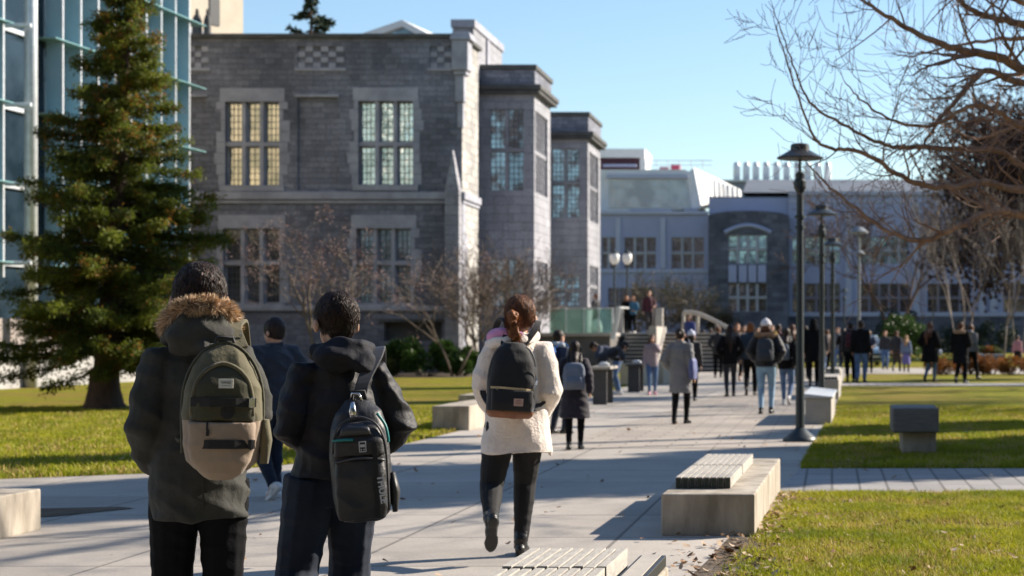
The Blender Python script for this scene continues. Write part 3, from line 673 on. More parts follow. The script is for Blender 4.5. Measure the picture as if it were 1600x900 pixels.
# low pale seat blocks at the foot of the steps
blk = None
for i, (px, w_) in enumerate(((994,.75), (1012,.5), (1034,.45), (1047,.45), (1059,.4))):
    mb = MB(); mb.bb(-w_/2, w_/2, -.3, .3, 0, .62); o = mb.build('seat_block', mat('cream_concrete', (.60,.52,.38), (.5,.43,.32), .9, 3), None, loc=(GX(px,50),50+i*.3,0), rz=R(-32), bevel=.02)
    tag(o, 'cream concrete seat block at the foot of the steps, %s from the left' % ('first','second','third','fourth','fifth')[i], 'seat block', 'cream seat blocks by the steps')

# ================================================================== benches
WOOD = mat('bleached_wood', (.46,.43,.38), (.30,.28,.25), .85, 9, (6,1,6), b=.4, bs=30)
WOODD = mat('green_black_wood_end', (.035,.04,.03), (.05,.055,.04), .9, 8)
PA = math.atan2(.0205,1)      # the row of benches and lamps runs very slightly to the right
def slats(mb, x0, x1, y0, y1, z, n=8, th=.075, stag=0.0, rg=None):
    wv = (x1-x0)/n
    for i in range(n):
        dy = (rg.random()-.5)*stag if rg else 0
        a, b = x0+i*wv+.006, x0+(i+1)*wv-.006
        mb.m = 0; mb.bb(a, b, y0+dy, y1+dy, z+.004, z+th)
        mb.m = 1; mb.bb(a+.002, b-.002, y0+dy-.003, y0+dy-.0005, z+.004, z+th-.008)
def bench_block(loc, L_, W_, H_, label, groups, mcon=CONC, tilt=0):
    t = empty('concrete_bench', loc, -PA); tag(t, label, 'bench', 'concrete benches along the mall')
    mb = MB(); mb.bb(0, W_, 0, L_, 0, H_); mb.build('block', mcon, t, bevel=.012)
    for x0, x1, y0, y1, n, stag, th in groups:
        mb = MB(); slats(mb, x0, x1, y0, y1, H_, n, th, stag, random.Random(int(y0*100))); mb.build('slat_seat', [WOOD, WOODD], t, bevel=.006)
    return t
bench_block((GX(1033,12.1),12.1,0), 3.55, .665, .30, 'concrete bench with two pale slatted wood seats at the near lawn corner', [(.05,.465,.42,1.6,8,0,.085), (.05,.465,1.66,2.9,8,0,.085)])
b2 = bench_block((-1.55,5.3,0), 3.22, .67, .27, 'weathered slatted bench cut off by the bottom edge of the photo', [(.02,.50,.3,1.55,9,.02,.12), (.02,.50,1.6,2.28,9,.06,.12), (.02,.50,2.33,3.0,9,.06,.12)])
mb = MB(); mb.bb(.53,.66,1.9,3.2,.274,.33); mb.build('cable_tray', DKM, b2, bevel=.004)
mb = MB(); mb.bb(.55,.64,1.93,3.17,.332,.338); mb.build('tray_lid', CON, b2)
bench_block((GX(1258,27.3),27.3,0), 3.6, .42, .42, 'concrete bench with sloping pale metal top behind the first lamp post', [], CON)
t = [o for o in col.objects if o.get('label','').startswith('concrete bench with sloping')][0]
mb = MB(); mb._add([V((-.03,-.03,.424)), V((.45,-.03,.424)), V((.45,3.63,.424)), V((-.03,3.63,.424)), V((-.03,-.03,.50)), V((.45,-.03,.45)), V((.45,3.63,.45)), V((-.03,3.63,.50))], [(3,2,1,0), (4,5,6,7), (0,1,5,4), (1,2,6,5), (2,3,7,6), (3,0,4,7)])
mb.build('seat_top', mat('pale_metal_sheet', (.55,.57,.58), rough=.5, metal=.2), t, bevel=.01)
bench_block((GX(1281,38),38,0), 3.2, .42, .45, 'low concrete bench behind the second lamp post', [(.02,.40,.1,3.1,5,0,.06)], CON)
bench_block((GX(1289,47),47,0), 3.2, .42, .45, 'farthest concrete bench behind the third lamp post', [(.02,.40,.1,3.1,5,0,.06)], CON)
bench_block((GX(675,25.6),25.6,0), 2.6, .56, .37, 'plain concrete bench at the left lawn edge behind the woman in white', [], CONC)
bench_block((GX(716,31.5),31.5,0), 2.6, .5, .33, 'smaller concrete bench farther back on the left lawn edge', [], CONC)
bench_block((-6.75,9.2,0), 3.3, .9, .305, 'long concrete block bench at the left edge of the photo', [], CONC)
# stone seat on pedestal in the right lawn
t = empty('pedestal_seat', (GX(1430,20.4),20.4,0)); tag(t, 'dark topped stone seat on a concrete pedestal in the shaded lawn', 'seat')
mb = MB(); mb.bb(-.16,.25,-.03,.75,0,.27); mb.build('pedestal', CONC, t, bevel=.015)
mb = MB(); mb.box((0,.35,.42), (.55,1.0,.295)); mb.build('slab', mat('dark_wood_slab', (.14,.135,.13), (.20,.185,.17), .85, 6, (1,1,5), b=.4), t, bevel=.02)

# ================================================================== lamps
LM = mat('lamp_post_paint', (.025,.035,.042), (.035,.045,.05), .45, 3, metal=.2)
def lamp(loc, hs=1.0):
    t = empty('street_lamp', loc)
    mb = MB(); mb.lathe([(.235,0), (.235,.03), (.20,.07), (.10,.15), (.06,.19)], n=20); mb.build('base', LM, t, smooth=True)
    mb = MB(); mb.lathe([(.062,.15), (.052,1.2), (.046,3.35)], n=12); mb.lathe([(.072,3.0), (.072,3.04)], n=12); mb.lathe([(.066,2.86), (.066,2.9)], n=12); mb.build('post', LM, t, smooth=False)
    mb = MB(); mb.lathe([(.05,3.35), (.085,3.42), (.085,3.50), (.06,3.53), (.065,3.6), (.03,3.63)], n=12); mb.build('collar', LM, t)
    mb = MB(); mb.lathe([(.018,3.6), (.018,3.85)], n=8); mb.build('stem', LM, t)
    mb = MB(); mb.lathe([(.31,3.80), (.315,3.815), (.13,3.92), (.125,3.985), (.11,4.0), (.09,4.005)], n=28); mb.lathe([(.29,3.797), (.12,3.80)], n=20); s = mb.build('lamp_shade', LM, t); smooth_by_angle(s, 35)
    return t
lamps = [((GX(1250,22.95),22.95,0), 'nearest tall dark lamp post standing at the corner of the shaded lawn'),
         ((GX(1284,33.6),33.6,0), 'second tall dark lamp post behind the nearest one'), ((GX(1301,45.),45.,0), 'third lamp post in the row, partly behind the second'),
         ((GX(1319,93),93,0), 'small far lamp post between the third post and the round hedge')]
l0 = None
for loc, lab in lamps:
    l = lamp(loc) if l0 is None else copy_tree(l0)
    l.location = loc; l0 = l0 or l; tag(l, lab, 'street lamp', 'dark lamp posts along the mall')
t = empty('double_lamp', (GX(1342,60),60,0)); t.scale = (1.1,1.1,1.27); tag(t, 'pale grey lamp post with two stacked discs right of the third dark post', 'street lamp')
GM = mat('grey_lamp_paint', (.22,.24,.26), rough=.5)
mb = MB(); mb.lathe([(.055,0), (.045,4.0)], n=10); mb.build('post', GM, t); 
for z in (4.0, 3.42):
    mb = MB(); mb.lathe([(.30,z-.04), (.31,z), (.12,z+.12), (.08,z+.14)], n=18) if z > 3.9 else mb.lathe([(.2,z-.03), (.2,z), (.1,z+.06)], n=18); mb.build('lamp_disc', GM, t)
lan = None
for i, (px, Y) in enumerate(((960,80), (980,83))):
    if lan is None:
        lan = empty('globe_lamp'); mb = MB(); mb.lathe([(.11,0), (.07,.3), (.05,.5), (.045,3.25), (.11,3.3), (.12,3.34)], n=12); mb.build('post', LM, lan)
        mb = MB(); mb.lathe([(.10,3.345), (.22,3.55), (.24,3.8), (.16,3.9)], n=14); mb.build('globe', mat('frosted_globe', (.8,.78,.72), (.75,.72,.68), .35), lan, smooth=True)
        mb = MB(); mb.lathe([(.2,3.9), (.14,3.98), (.03,4.06), (.02,4.15)], n=12); mb.build('cap', LM, lan); s_ = lan
    else: s_ = copy_tree(lan)
    s_.location = (GX(px,Y), Y, TZ); s_.scale = (1,1,(GZ(388,Y)-TZ)/4.15); tag(s_, 'old style lantern with white globe on the terrace, %s of the two' % ('left','right')[i], 'street lamp', 'white globe lanterns on the terrace')

# ================================================================== tables with slab legs where people bend down
for i, (px, Y, h, lab) in enumerate(((937,35.2,.79,'dark slab legged standing table nearer the walkway'), (990,43,.72,'dark slab legged standing table farther back by the bending man'))):
    t = empty('table', (GX(px,Y),Y,0)); tag(t, lab, 'table')
    mt = mat('charcoal_panel', (.06,.06,.062), rough=.7)
    mb = MB(); mb.bb(-.14,.15,-.04,.06,0,h-.06); mb.build('leg', mt, t, bevel=.01); mb = MB(); mb.bb(-.14,.15,.9,1.0,0,h-.06); mb.build('leg', mt, t, bevel=.01)
    mb = MB(); mb.bb(-.2,.24,-.12,1.1,h-.057,h); mb.build('tabletop', CON if i == 0 else mt, t, bevel=.01)
    mb = MB(); mb.loft([(0,0,0,.11,.08,3), (0,0,.05,.12,.09,3), (0,0,.09,.06,.05,2)], 12); o = mb.build('paper_bag', mat('white_paper', (.8,.8,.78), rough=.8), None, loc=(GX(px,Y)+.05,Y+.3,h), smooth=True); tag(o, 'crumpled white bag lying on the %s standing table' % ('nearer','farther')[i], 'bag')
# ================================================================== vegetation
def leafmat(name, c, c2, rough=.6, trans=.25, scale=2.0):
    m, nt, b = new_mat(name); L = nt.links.new; v = coords(nt)
    f = ramp(nt, noise_n(nt, v, scale, 4, .7), [(.35, 0), (.65, 1)]); c_ = mix_col(nt, f, c, c2)
    L(c_, b.inputs['Base Color']); b.inputs['Roughness'].default_value = rough; b.inputs['Specular IOR Level'].default_value = .25
    tr_ = nd(nt, 'ShaderNodeBsdfTranslucent'); L(c_, tr_.inputs[0]); mx = nd(nt, 'ShaderNodeMixShader'); mx.inputs[0].default_value = trans
    L(b.outputs[0], mx.inputs[1]); L(tr_.outputs[0], mx.inputs[2]); L(mx.outputs[0], nt.nodes['Material Output'].inputs[0]); return m
BARK = mat('brown_bark', (.10,.062,.042), (.05,.034,.026), .9, 7, (1,1,.35), b=.7, bs=18, bd=.03)
BARKG = mat('grey_bark', (.17,.13,.10), (.09,.07,.055), .9, 6, (1,1,.4), b=.6, bs=20, bd=.02)
TWIG = mat('warm_twig_bark', (.42,.24,.14), (.16,.085,.055), .8, 9, b=.4, bs=40)
NEED = leafmat('conifer_needles', (.16,.185,.02), (.055,.08,.015), .6, .45, 1.1)
NEEDB = leafmat('rusty_needles', (.30,.15,.03), (.16,.09,.025), .7, .4, 1.5)
NEEDD = leafmat('dark_needles', (.03,.05,.025), (.015,.028,.015), .6, .2)
LEAFG = leafmat('shrub_leaves', (.07,.13,.022), (.025,.055,.012), .4, .25, 3)
LEAFO = leafmat('rusty_shrub_leaves', (.28,.11,.025), (.16,.07,.02), .7, .3, 3)
LEAFY = leafmat('olive_leaves', (.12,.13,.03), (.05,.07,.02), .6, .3, 3)
BUD = mat('pink_buds', (.24,.125,.11), (.16,.08,.07), .7, 3)

def conifer(loc, H, Rb, zb, label, seed=1, n_br=230, dens=1.0, mats=(None,None), leafL=.11, lean=(0,0), trunk_r=.3, cat='tree', prof=None, group=None):
    rg = np.random.default_rng(seed); t = empty('conifer_tree', loc); tag(t, label, cat, group)
    def cxy(z): return np.array([lean[0]*z/H, lean[1]*z/H])
    mb = MB(); pts = [(*cxy(H*k/10), H*k/10) for k in range(11)]
    mb.tube(pts, [trunk_r*((1-k/10)**.9)*(1.0 if k else 1.0)+.01 for k in range(11)], 12)
    mb.lathe([(trunk_r*2.0,-.05), (trunk_r*1.45,.12), (trunk_r*1.18,.4), (trunk_r*1.02,.8)], n=12); mb.build('trunk', BARK, t, smooth=True)
    mbr = MB(); C = []; D = []; L = []; mi = []
    for i in range(n_br):
        u = (i+rg.random())/n_br; z0 = zb+(H-zb)*(1-(1-u)**.72)*.985
        f = (z0-zb)/(H-zb); r = (prof(f) if prof else Rb*(1-f)**.8*(.35+.65*min(1, f*5+.35)))*rg.uniform(.5,1.15)
        a = rg.random()*2*math.pi; d = np.array([math.cos(a), math.sin(a)]); base = cxy(z0)
        r = max(r, .15); dr = -.10-.30*(1-f)*rg.random()
        path = []
        for k in range(6):
            s_ = k/5; path.append((base[0]+d[0]*r*s_, base[1]+d[1]*r*s_, z0+r*(dr*s_*1.5+.22*s_*s_)+.02*rg.normal()))
        mbr.tube(path, [max(.006, (.012+.014*r)*(1-k/5.3)) for k in range(6)], 4)
        pa = np.array(path); nsp = int((26*r+8)*dens)
        for j in range(nsp):
            s_ = rg.uniform(.12,1.02)**.75*5; k = min(int(s_), 4); p = pa[k]+(pa[k+1]-pa[k])*(s_-k)
            side = rg.choice((-1,1)); sd = np.array([-d[1]*side, d[0]*side, 0]); ln = rg.uniform(.15,.5)*(r*.42+.08)*(1.15-s_/6)
            q = p+sd*ln*rg.uniform(.1,1)+np.array([d[0],d[1],0])*ln*.5*rg.random()+np.array([0,0,-ln*.35*rg.random()])
            m = 16 if leafL < .1 else 6
            cc = p+(q-p)*np.linspace(.2,1,m)[:,None]+rg.normal(size=(m,3))*(.055 if leafL < .1 else .025)
            C.append(cc); dd = (q-p)/(np.linalg.norm(q-p)+1e-6)*.9+np.array([0,0,-.15]); D.append(np.repeat(dd[None], m, 0)); L.append(rg.uniform(.7,1.3,m)*leafL)
            mi.append(np.full(m, 1 if rg.random() < .07+.10*(f > .5) else 0))
    C = np.concatenate(C); D = np.concatenate(D); L = np.concatenate(L); mi = np.concatenate(mi)
    v, q = leaf_quads(C, L, L*(.34 if leafL < .1 else .42), rg, D, .95)
    mbr.build('limb', BARK, t)
    np_mesh('foliage', v, q, [mats[0] or NEED, mats[1] or NEEDB], t, mi); return t
def leafy_bush(name, loc, size, label, cat='bush', seed=2, n=6000, L=.09, m=None, group=None, clumps=26, part='foliage', stems=True):
    rg = np.random.default_rng(seed); t = empty(name, loc); tag(t, label, cat, group); sx, sy, sz = size
    cs = []
    for i in range(clumps):
        a = rg.random()*2*math.pi; rr = rg.random()**.5*.82; h = rg.uniform(.3,.92)*(1-.45*rr*rr)
        cs.append((math.cos(a)*rr*sx, math.sin(a)*rr*sy, h*sz, rg.uniform(.16,.30)*min(sx,sy,sz)*1.25))
    cs = np.array(cs); k = rg.integers(0, clumps, n); dirs = rg.normal(size=(n,3)); dirs /= np.linalg.norm(dirs, axis=1, keepdims=True)
    c = cs[k,:3]+dirs*(cs[k,3]*rg.uniform(.55,1.08,n)**.6)[:,None]; c[:,2] = np.abs(c[:,2])
    v, q = leaf_quads(c, rg.uniform(.7,1.3,n)*L, rg.uniform(.4,.6,n)*L, rg, dirs*.7+np.array([0,0,.3]), .7)
    if stems:
        mb = MB()
        for i in range(0, clumps, 2): mb.tube([(cs[i,0]*.2, cs[i,1]*.2, -.02), (cs[i,0]*.6, cs[i,1]*.6, cs[i,2]*.5), (cs[i,0], cs[i,1], cs[i,2])], [.02,.015,.006], 5)
        mb.build('stem', BARKG, t)
    np_mesh(part, v, q, m or LEAFG, t); return t
def grow(mb, p, d, ln, r, depth, rg, P_, tips=None):
    """recursive bare branch: curved tube, then children along it"""
    n = P_['seg']; pts = [V(p)]; d = V(d).normalized(); dirs = [d.copy()]
    for k in range(n):
        d = (d + V([rg.gauss(0,1) for _ in range(3)])*P_['wob'] + V((0,0,P_['up']*(1 if depth > 0 else P_.get('tipup', 1))))/n).normalized()
        pts.append(pts[-1]+d*ln/n); dirs.append(d.copy())
    mb.tube(pts, [max(P_['rmin'], r*(1-.62*k/n)) for k in range(n+1)], 6 if r > .03 else (4 if r > .012 else 3), cap=False)
    if depth <= 0:
        if tips is not None: tips.append(pts[-1])
        return
    kids = P_['kids'][min(depth, len(P_['kids']))-1]
    for i in range(kids):
        s_ = rg.uniform(P_.get('smin', .25), 1.0)*n if i < kids-1 else n; k = min(int(s_), n-1); q = pts[k].lerp(pts[k+1], s_-k)
        ax = dirs[k].orthogonal().normalized(); ax.rotate(Quaternion(dirs[k], rg.uniform(0, 2*math.pi)))
        nd_ = dirs[k].copy(); nd_.rotate(Quaternion(ax, R(rg.uniform(*P_['ang']))))
        if 'flat' in P_: nd_.y *= P_['flat']
        grow(mb, q, nd_, ln*rg.uniform(*P_['len']), max(P_['rmin'], r*(1-.62*s_/n)*rg.uniform(.5,.75)), depth-1, rg, P_, tips)
def bare_tree(name, loc, H, label, seed, trunks=1, spread=.2, depth=4, rt=.08, m=None, P_=None, buds=None, cat='tree', group=None, trunk_h=.3):
    rg = random.Random(seed); t = empty(name, loc); tag(t, label, cat, group)
    Q = dict(seg=5, wob=.13, up=.25, rmin=.004, kids=(3,4,4,5), ang=(22,58), len=(.45,.75)); Q.update(P_ or {})
    mb = MB(); mt = MB(); tips = []
    for i in range(trunks):
        a = 2*math.pi*i/trunks+rg.random(); b = V((math.cos(a)*.06*trunks**.5*(trunks > 1), math.sin(a)*.06*trunks**.5*(trunks > 1), -.03)); d = V((math.cos(a)*spread, math.sin(a)*spread, 1)).normalized()
        e = b+d*H*trunk_h; mt.tube([b, b.lerp(e,.5)+V((rg.gauss(0,.02),rg.gauss(0,.02),0)), e], [rt*1.25, rt, rt*.85], 8)
        for j in range(Q.get('top', 3)):
            dd = (d+V((rg.gauss(0,1), rg.gauss(0,1), .1))*(.18+.4*spread)).normalized(); grow(mb, e, dd, H*.42, rt*.75, depth-1, rg, Q, tips)
    mt.build('trunk', m or BARKG, t, smooth=True); mb.build('branch', m or BARKG, t)
    if buds:
        r2 = np.random.default_rng(seed); tp = np.array([tuple(x) for x in tips]); k = r2.integers(0, len(tp), buds[0])
        c = tp[k]+r2.normal(size=(buds[0],3))*buds[1]; v, q = leaf_quads(c, buds[2], buds[2]*.6, r2); np_mesh('bud', v, q, buds[3], t)['kind'] = 'stuff'
    return t

# big conifer on the left lawn
conifer((GX(163,33),33,0), 9.2, 2.15, .95, 'big green conifer with rusty tips standing on the left lawn', 3, 330, .85, leafL=.085, lean=(.55,0), trunk_r=.25,
        prof=lambda f: 2.5*(1-f)**.86*(.80+.20*min(1, f*4)))
conifer((GX(486,110),110,0), 26.5, 3.4, 12, 'dark conifer top poking above the stone roofline', 8, 110, .35, (NEEDD, NEEDD), .35, trunk_r=.35)
# bushes by the stone building
leafy_bush('leafy_bush', (GX(668,61),60.5,0), (1.55,.9,1.35), 'large glossy green bush at the foot of the granite wall', seed=4, n=9000, L=.13)
leafy_bush('leafy_bush', (GX(722,60.5),60.2,0), (.75,.7,1.05), 'green bush against the sunlit corner of the stone building', seed=5, n=4000, L=.13)
leafy_bush('leafy_bush', (GX(614,61.5),60.4,0), (.85,.7,.75), 'low pale green bush left of the glossy bush', seed=6, n=4000, L=.11, m=LEAFY)
leafy_bush('hedge_bush', (GX(1409,92),92,0), (1.5,1.3,2.7), 'rounded sunlit green hedge in front of the far windows', seed=7, n=9000, L=.14, clumps=44)
leafy_bush('dark_bush', (GX(1405,100),100,0), (1.7,1.2,3.2), 'dark evergreen bush behind the rounded hedge', seed=71, n=4500, L=.16, clumps=30, m=NEEDD)
# shrub bed of rusty plants and raised planter
for i, (px, w_, Y, mm, lab) in enumerate(((1472,.85,62,LEAFO,'rusty orange low shrub nearest the woman with long brown hair'), (1515,.8,63,LEAFO,'rusty orange low shrub behind the woman in the fur trimmed coat'), (1548,.8,63,LEAFO,'rusty brown low shrub before the planter wall'), (1585,.95,62,LEAFO,'rusty shrub at the right edge under the walker in pink'), (1625,.95,63,LEAFO,'rusty shrub just past the right edge'))):
    leafy_bush('low_shrub', (GX(px,Y),Y,0), (w_,.6,.62), lab, seed=20+i, n=2600, L=.08, m=mm, clumps=16, group='rusty low shrubs')
mb = MB(); mb.bb(GX(1510,76), GX(1570,76), 76, 80, 0, .6); o = mb.build('planter', mat('dark_planter_stone', (.14,.15,.16), (.1,.1,.11), .9, 2), None, bevel=.03); tag(o, 'long low dark grey planter wall behind the rusty shrubs', 'planter')
for i, px in enumerate((1518,1530,1545,1560)): leafy_bush('planter_plant', (GX(px,77.5),77.5,.55), (.42,.42,.35), ('yellow green plant in the dark planter, %s from the left' % ('first','second','third','fourth')[i]), cat='plant', seed=40+i, n=600, L=.09, m=LEAFY if i % 2 else LEAFO, clumps=8, stems=False, group='plants in the dark planter')
leafy_bush('dark_bush', (GX(1530,96),96,0), (3.2,1.4,2.2), 'broad dark shrub mass beside the pale far windows', seed=52, n=5000, L=.15, m=NEEDD, clumps=40)
leafy_bush('dark_bush', (GX(1470,118),118,0), (3.4,1.4,1.6), 'low dark hedge along the base of the far building on the right', seed=53, n=4500, L=.16, m=NEEDD, clumps=40)
leafy_bush('dark_bush', (GX(1260,130),130,0), (9.5,1.4,1.7), 'long dark hedge below the windows of the far building', seed=54, n=11000, L=.2, m=NEEDD, clumps=110)
leafy_bush('dark_bush', (GX(1075,105),105,1.5), (4.2,1.2,1.9), 'brownish green hedge behind the terrace steps', seed=55, n=8000, L=.13, m=leafmat('brown_hedge_leaves', (.10,.075,.035), (.05,.04,.022)), clumps=60)
# bare trees against the stone building
PB = dict(rmin=.006, kids=(4,4,5,5), up=.35)
bare_tree('bare_tree', (GX(508,58),58,0), 5.2, 'bare tree with pinkish buds in front of the granite wall windows', 11, 2, .25, 5, .08, BARKG, dict(rmin=.007, kids=(2,3,3,4), up=.25), (3300,.10,.06,BUD))
bare_tree('bare_shrub', (GX(765,64),63,0), 4.6, 'tall many stemmed bare shrub in front of the stone bay', 12, 7, .42, 4, .035, BARKG, dict(rmin=.008, kids=(3,4,4), up=.3), (1500,.12,.05,BUD))
bare_tree('bare_shrub', (GX(835,70),66,0), 4.2, 'bare shrub behind the woman in white beside the lit bay wall', 13, 6, .45, 4, .03, BARKG, dict(rmin=.008, kids=(3,4,4), up=.3), (900,.12,.05,BUD))
bare_tree('bare_tree', (GX(716,60),59.4,0), 4.2, 'small bare reddish tree by the bright corner of the stone building', 14, 2, .5, 4, .04, BARKG, dict(rmin=.006, kids=(2,3,4), up=.2), (1200,.12,.06,BUD))
bare_tree('bare_shrub', (GX(1035,98),98,1.5), 3.4, 'brown bare shrub behind the terrace hedge', 15, 6, .5, 4, .035, BARKG, dict(rmin=.01, kids=(3,4,4)), (1500,.2,.09,LEAFY))
bare_tree('bare_shrub', (GX(1075,96),96,1.5), 2.9, 'low bare shrub behind the curved handrail', 16, 6, .6, 4, .03, BARKG, dict(rmin=.01, kids=(3,4,4)), (1300,.2,.09,LEAFY))
# slim bare trees in the right distance
WT = mat('pale_twigs', (.17,.135,.105), (.11,.085,.065), .8, 4)
for i, (px, Y, H, s_, tr_, lab) in enumerate(((1503,74,7.5,21,3,'slim pale bare tree standing left of the planter'), (1567,66,6.2,22,1,'young pale bare tree with a thin straight trunk among the rusty shrubs'), (1450,140,9,24,2,'distant bare tree before the right wing of the far building'), (1590,88,8,25,2,'tall pale bare tree near the right edge'))):
    bare_tree('bare_tree', (GX(px,Y),Y,0), H, lab, s_, tr_, .16, 4, .034, WT, dict(rmin=.010, kids=(3,3,4), up=.5, ang=(15,40)))
bare_tree('copper_tree', (GX(1672,112),112,0), 13.8, 'large round dark brown leafless tree rising behind the far roof at right', 31, 2, .28, 6, .32, mat('dark_copper_twigs', (.07,.038,.028), (.04,.025,.02), .9, 3), dict(rmin=.022, kids=(3,3,3,4,4), up=.1, ang=(25,65), len=(.55,.8), top=5), (52000,.6,.36,mat('copper_leaf_buds', (.075,.035,.028), (.045,.025,.02), .9, 2)), trunk_h=.28)
bare_tree('bare_tree', (GX(1400,128),128,0), 11.5, 'brown bare tree hiding the roof edge of the right wing', 33, 2, .3, 5, .16, mat('brown_twigs', (.12,.07,.05), (.08,.05,.04), .9, 3), dict(rmin=.02, kids=(3,4,4,4), up=.2, ang=(20,55)))

# the near bare tree on the right: trunk stands just outside the frame, its limbs reach over the path
rg = random.Random(77); t = empty('bare_tree', (5.0,19.4,0)); tag(t, 'large bare tree whose long brown limbs hang in from the right edge', 'tree')
TB = V((5.0,19.4,0))
KT = 1.42
def pp(px, py, Y): return P(px, py, Y*KT)-TB
mt = MB(); mt.tube([(0,0,-.05), (-.05,0,.6), (-.14,.06,2.2), (-.26,.13,3.9)], [.42,.30,.26,.24], 14); mt.tube([(-.26,.13,3.9), (-.3,.25,4.8), (-.1,.4,5.9), (.2,.4,6.9)], [.2,.17,.12,.06], 10); mt.build('trunk', TWIG, t, smooth=True)
QT = dict(seg=6, wob=.12, up=.45, rmin=.0030, kids=(3,3,4), ang=(25,65), len=(.45,.8), tipup=1.3)
QU = dict(seg=6, wob=.10, up=.30, rmin=.0033, kids=(3,4,4), ang=(18,50), len=(.45,.8))
QD = dict(seg=6, wob=.06, up=-.75, rmin=.0038, kids=(1,2), ang=(15,35), len=(.7,.95))
def limb(pts, r0, r1, kids, Q, ln, depth, up=0):
    pts = [V(pts[0])*1.3]+list(pts[1:]); r0 *= 1.05; r1 *= 1.1; ln *= 1.38; kids = int(kids*.85)
    mb = MB(); c = catmull(pts, 7); n = len(c); rr = [r0+(r1-r0)*(i/(n-1))**.8 for i in range(n)]
    c = [p+V((rg.gauss(0,.006),rg.gauss(0,.01),rg.gauss(0,.006))) for p in c]
    mb.tube(c, rr, 8)
    for i in range(kids):
        k = rg.randrange(int(n*.12), n-1); d = (c[k+1]-c[k]).normalized(); ax = d.orthogonal().normalized(); ax.rotate(Quaternion(d, rg.uniform(0, 6.28)))
        nd_ = d.copy(); nd_.rotate(Quaternion(ax, R(rg.uniform(25,75)))); nd_.z += up
        grow(mb, c[k], nd_, ln*rg.uniform(.55,1.2)*(1-.45*k/n), max(.003, rr[k]*.45), depth, rg, Q)
    grow(mb, c[-1], (c[-1]-c[-2]), ln*.22, r1, 1, rg, Q)
    mb.build('limb', TWIG, t)
T0 = V((-.2,.1,3.0))
limb([(-.12,.05,1.9), pp(1640,345,13.0), pp(1560,330,12.6), pp(1500,352,12.3), pp(1440,376,12.2), pp(1385,360,12.3), pp(1330,320,12.4), pp(1290,285,12.5), pp(1262,255,12.6)], .055, .006, 26, QT, .62, 2, .25)
limb([(-.15,.05,2.3), pp(1625,300,13.2), pp(1540,285,12.8), pp(1480,292,12.6), pp(1420,282,12.4), pp(1350,240,12.3), pp(1300,232,12.2), pp(1270,212,12.2), pp(1240,130,12.2), pp(1212,40,12.3)], .05, .005, 22, QT, .6, 2, .3)
limb([T0, pp(1640,262,13.5), pp(1560,236,13.2), pp(1440,230,12.9), pp(1390,228,12.8), pp(1335,205,12.7), pp(1265,158,12.6), pp(1235,90,12.6), pp(1207,8,12.8)], .045, .004, 16, QT, .6, 2, .2)
limb([T0, pp(1640,120,13.8), pp(1560,90,13.5), pp(1500,78,13.3), pp(1440,55,13.2), pp(1385,25,13.0), pp(1340,-5,13.0)], .075, .014, 18, QU, .8, 2, .1)
limb([T0, pp(1620,135,13.6), pp(1540,110,13.3), pp(1500,150,13.1), pp(1470,185,13.0), pp(1440,230,12.9)], .05, .012, 16, QU, .7, 2)
limb([T0, pp(1640,205,13.0), pp(1560,175,12.6), pp(1520,165,12.4), pp(1460,195,12.3), pp(1400,190,12.2), pp(1350,160,12.2), pp(1322,128,12.2)], .04, .005, 20, QU, .7, 2, .1)
limb([(-.25,.2,4.0), pp(1660,40,14.2), pp(1560,30,14.0), pp(1510,10,13.8), pp(1480,-30,13.8)], .06, .02, 12, QU, .8, 2)
limb([(-.25,.2,4.2), pp(1700,-60,13.6), pp(1580,-90,13.2), pp(1450,-95,12.9), pp(1330,-70,12.7), pp(1250,-40,12.6)], .06, .012, 16, QD, .62, 1, -.5)
limb([(-.22,.15,3.8), pp(1660,20,13.0), pp(1540,-20,12.7), pp(1430,-35,12.5), pp(1350,-15,12.4)], .05, .01, 18, QD, .55, 1, -.5)
limb([(-.2,.1,3.2), pp(1680,75,15.0), pp(1590,60,15.4), pp(1500,70,15.8), pp(1420,90,16.0)], .05, .01, 11, QU, .9, 2)
limb([(-.2,.1,3.0), pp(1660,170,15.2), pp(1580,200,15.8), pp(1520,215,16.2), pp(1450,180,16.5)], .045, .008, 11, QU, .9, 2)
for i in range(14):                                                  # the rest of the crown, above and to the right of the frame
    a = rg.uniform(0, 6.28); mb = MB(); grow(mb, V((-.1,.3,rg.uniform(4.8,6.6))), V((math.cos(a),math.sin(a),.5)), 3.4, .05, 3, rg, QU); mb.build('limb', TWIG, t)

# trees just outside the frame that shade the path and lawns
def shade_tree(loc, H, z0, rx, label, seed, n=15000, L=.34, clumps=70, m=None, ry=None):
    rg_ = np.random.default_rng(seed); t = empty('evergreen_tree', loc); tag(t, label, 'tree'); ry = ry or rx
    mb = MB(); mb.tube([(0,0,-.05), (.05,0,H*.5), (0,0,H*.93)], [.28,.18,.04], 10); mb.build('trunk', BARK, t, smooth=True)
    cs = []
    for i in range(clumps):
        f = rg_.random(); rr = rx*(1-.35*f**2); a = rg_.random()*6.283; q = rg_.random()**.5*.8
        cs.append((math.cos(a)*q*rr, math.sin(a)*q*rr*ry/rx, z0+(H-z0)*f, rx*.36*rg_.uniform(.7,1.1)))
    cs = np.array(cs); k = rg_.integers(0, clumps, n); d = rg_.normal(size=(n,3)); d /= np.linalg.norm(d, axis=1, keepdims=True)
    c = cs[k,:3]+d*(cs[k,3]*rg_.random(n)**.4)[:,None]
    v, q = leaf_quads(c, L, L*.6, rg_, d, .8); np_mesh('foliage', v, q, m or NEEDD, t)
sd = V((.857,.5,0)); 
def along(px, py, t_): y = GY(py); return V((GX(px,y), y, 0))+sd*t_
shade_tree(along(560,758,19.5), 19.5, 4.2, 2.2, 'tall columnar evergreen standing outside the frame to the right', 91, 42000, .34, 150)
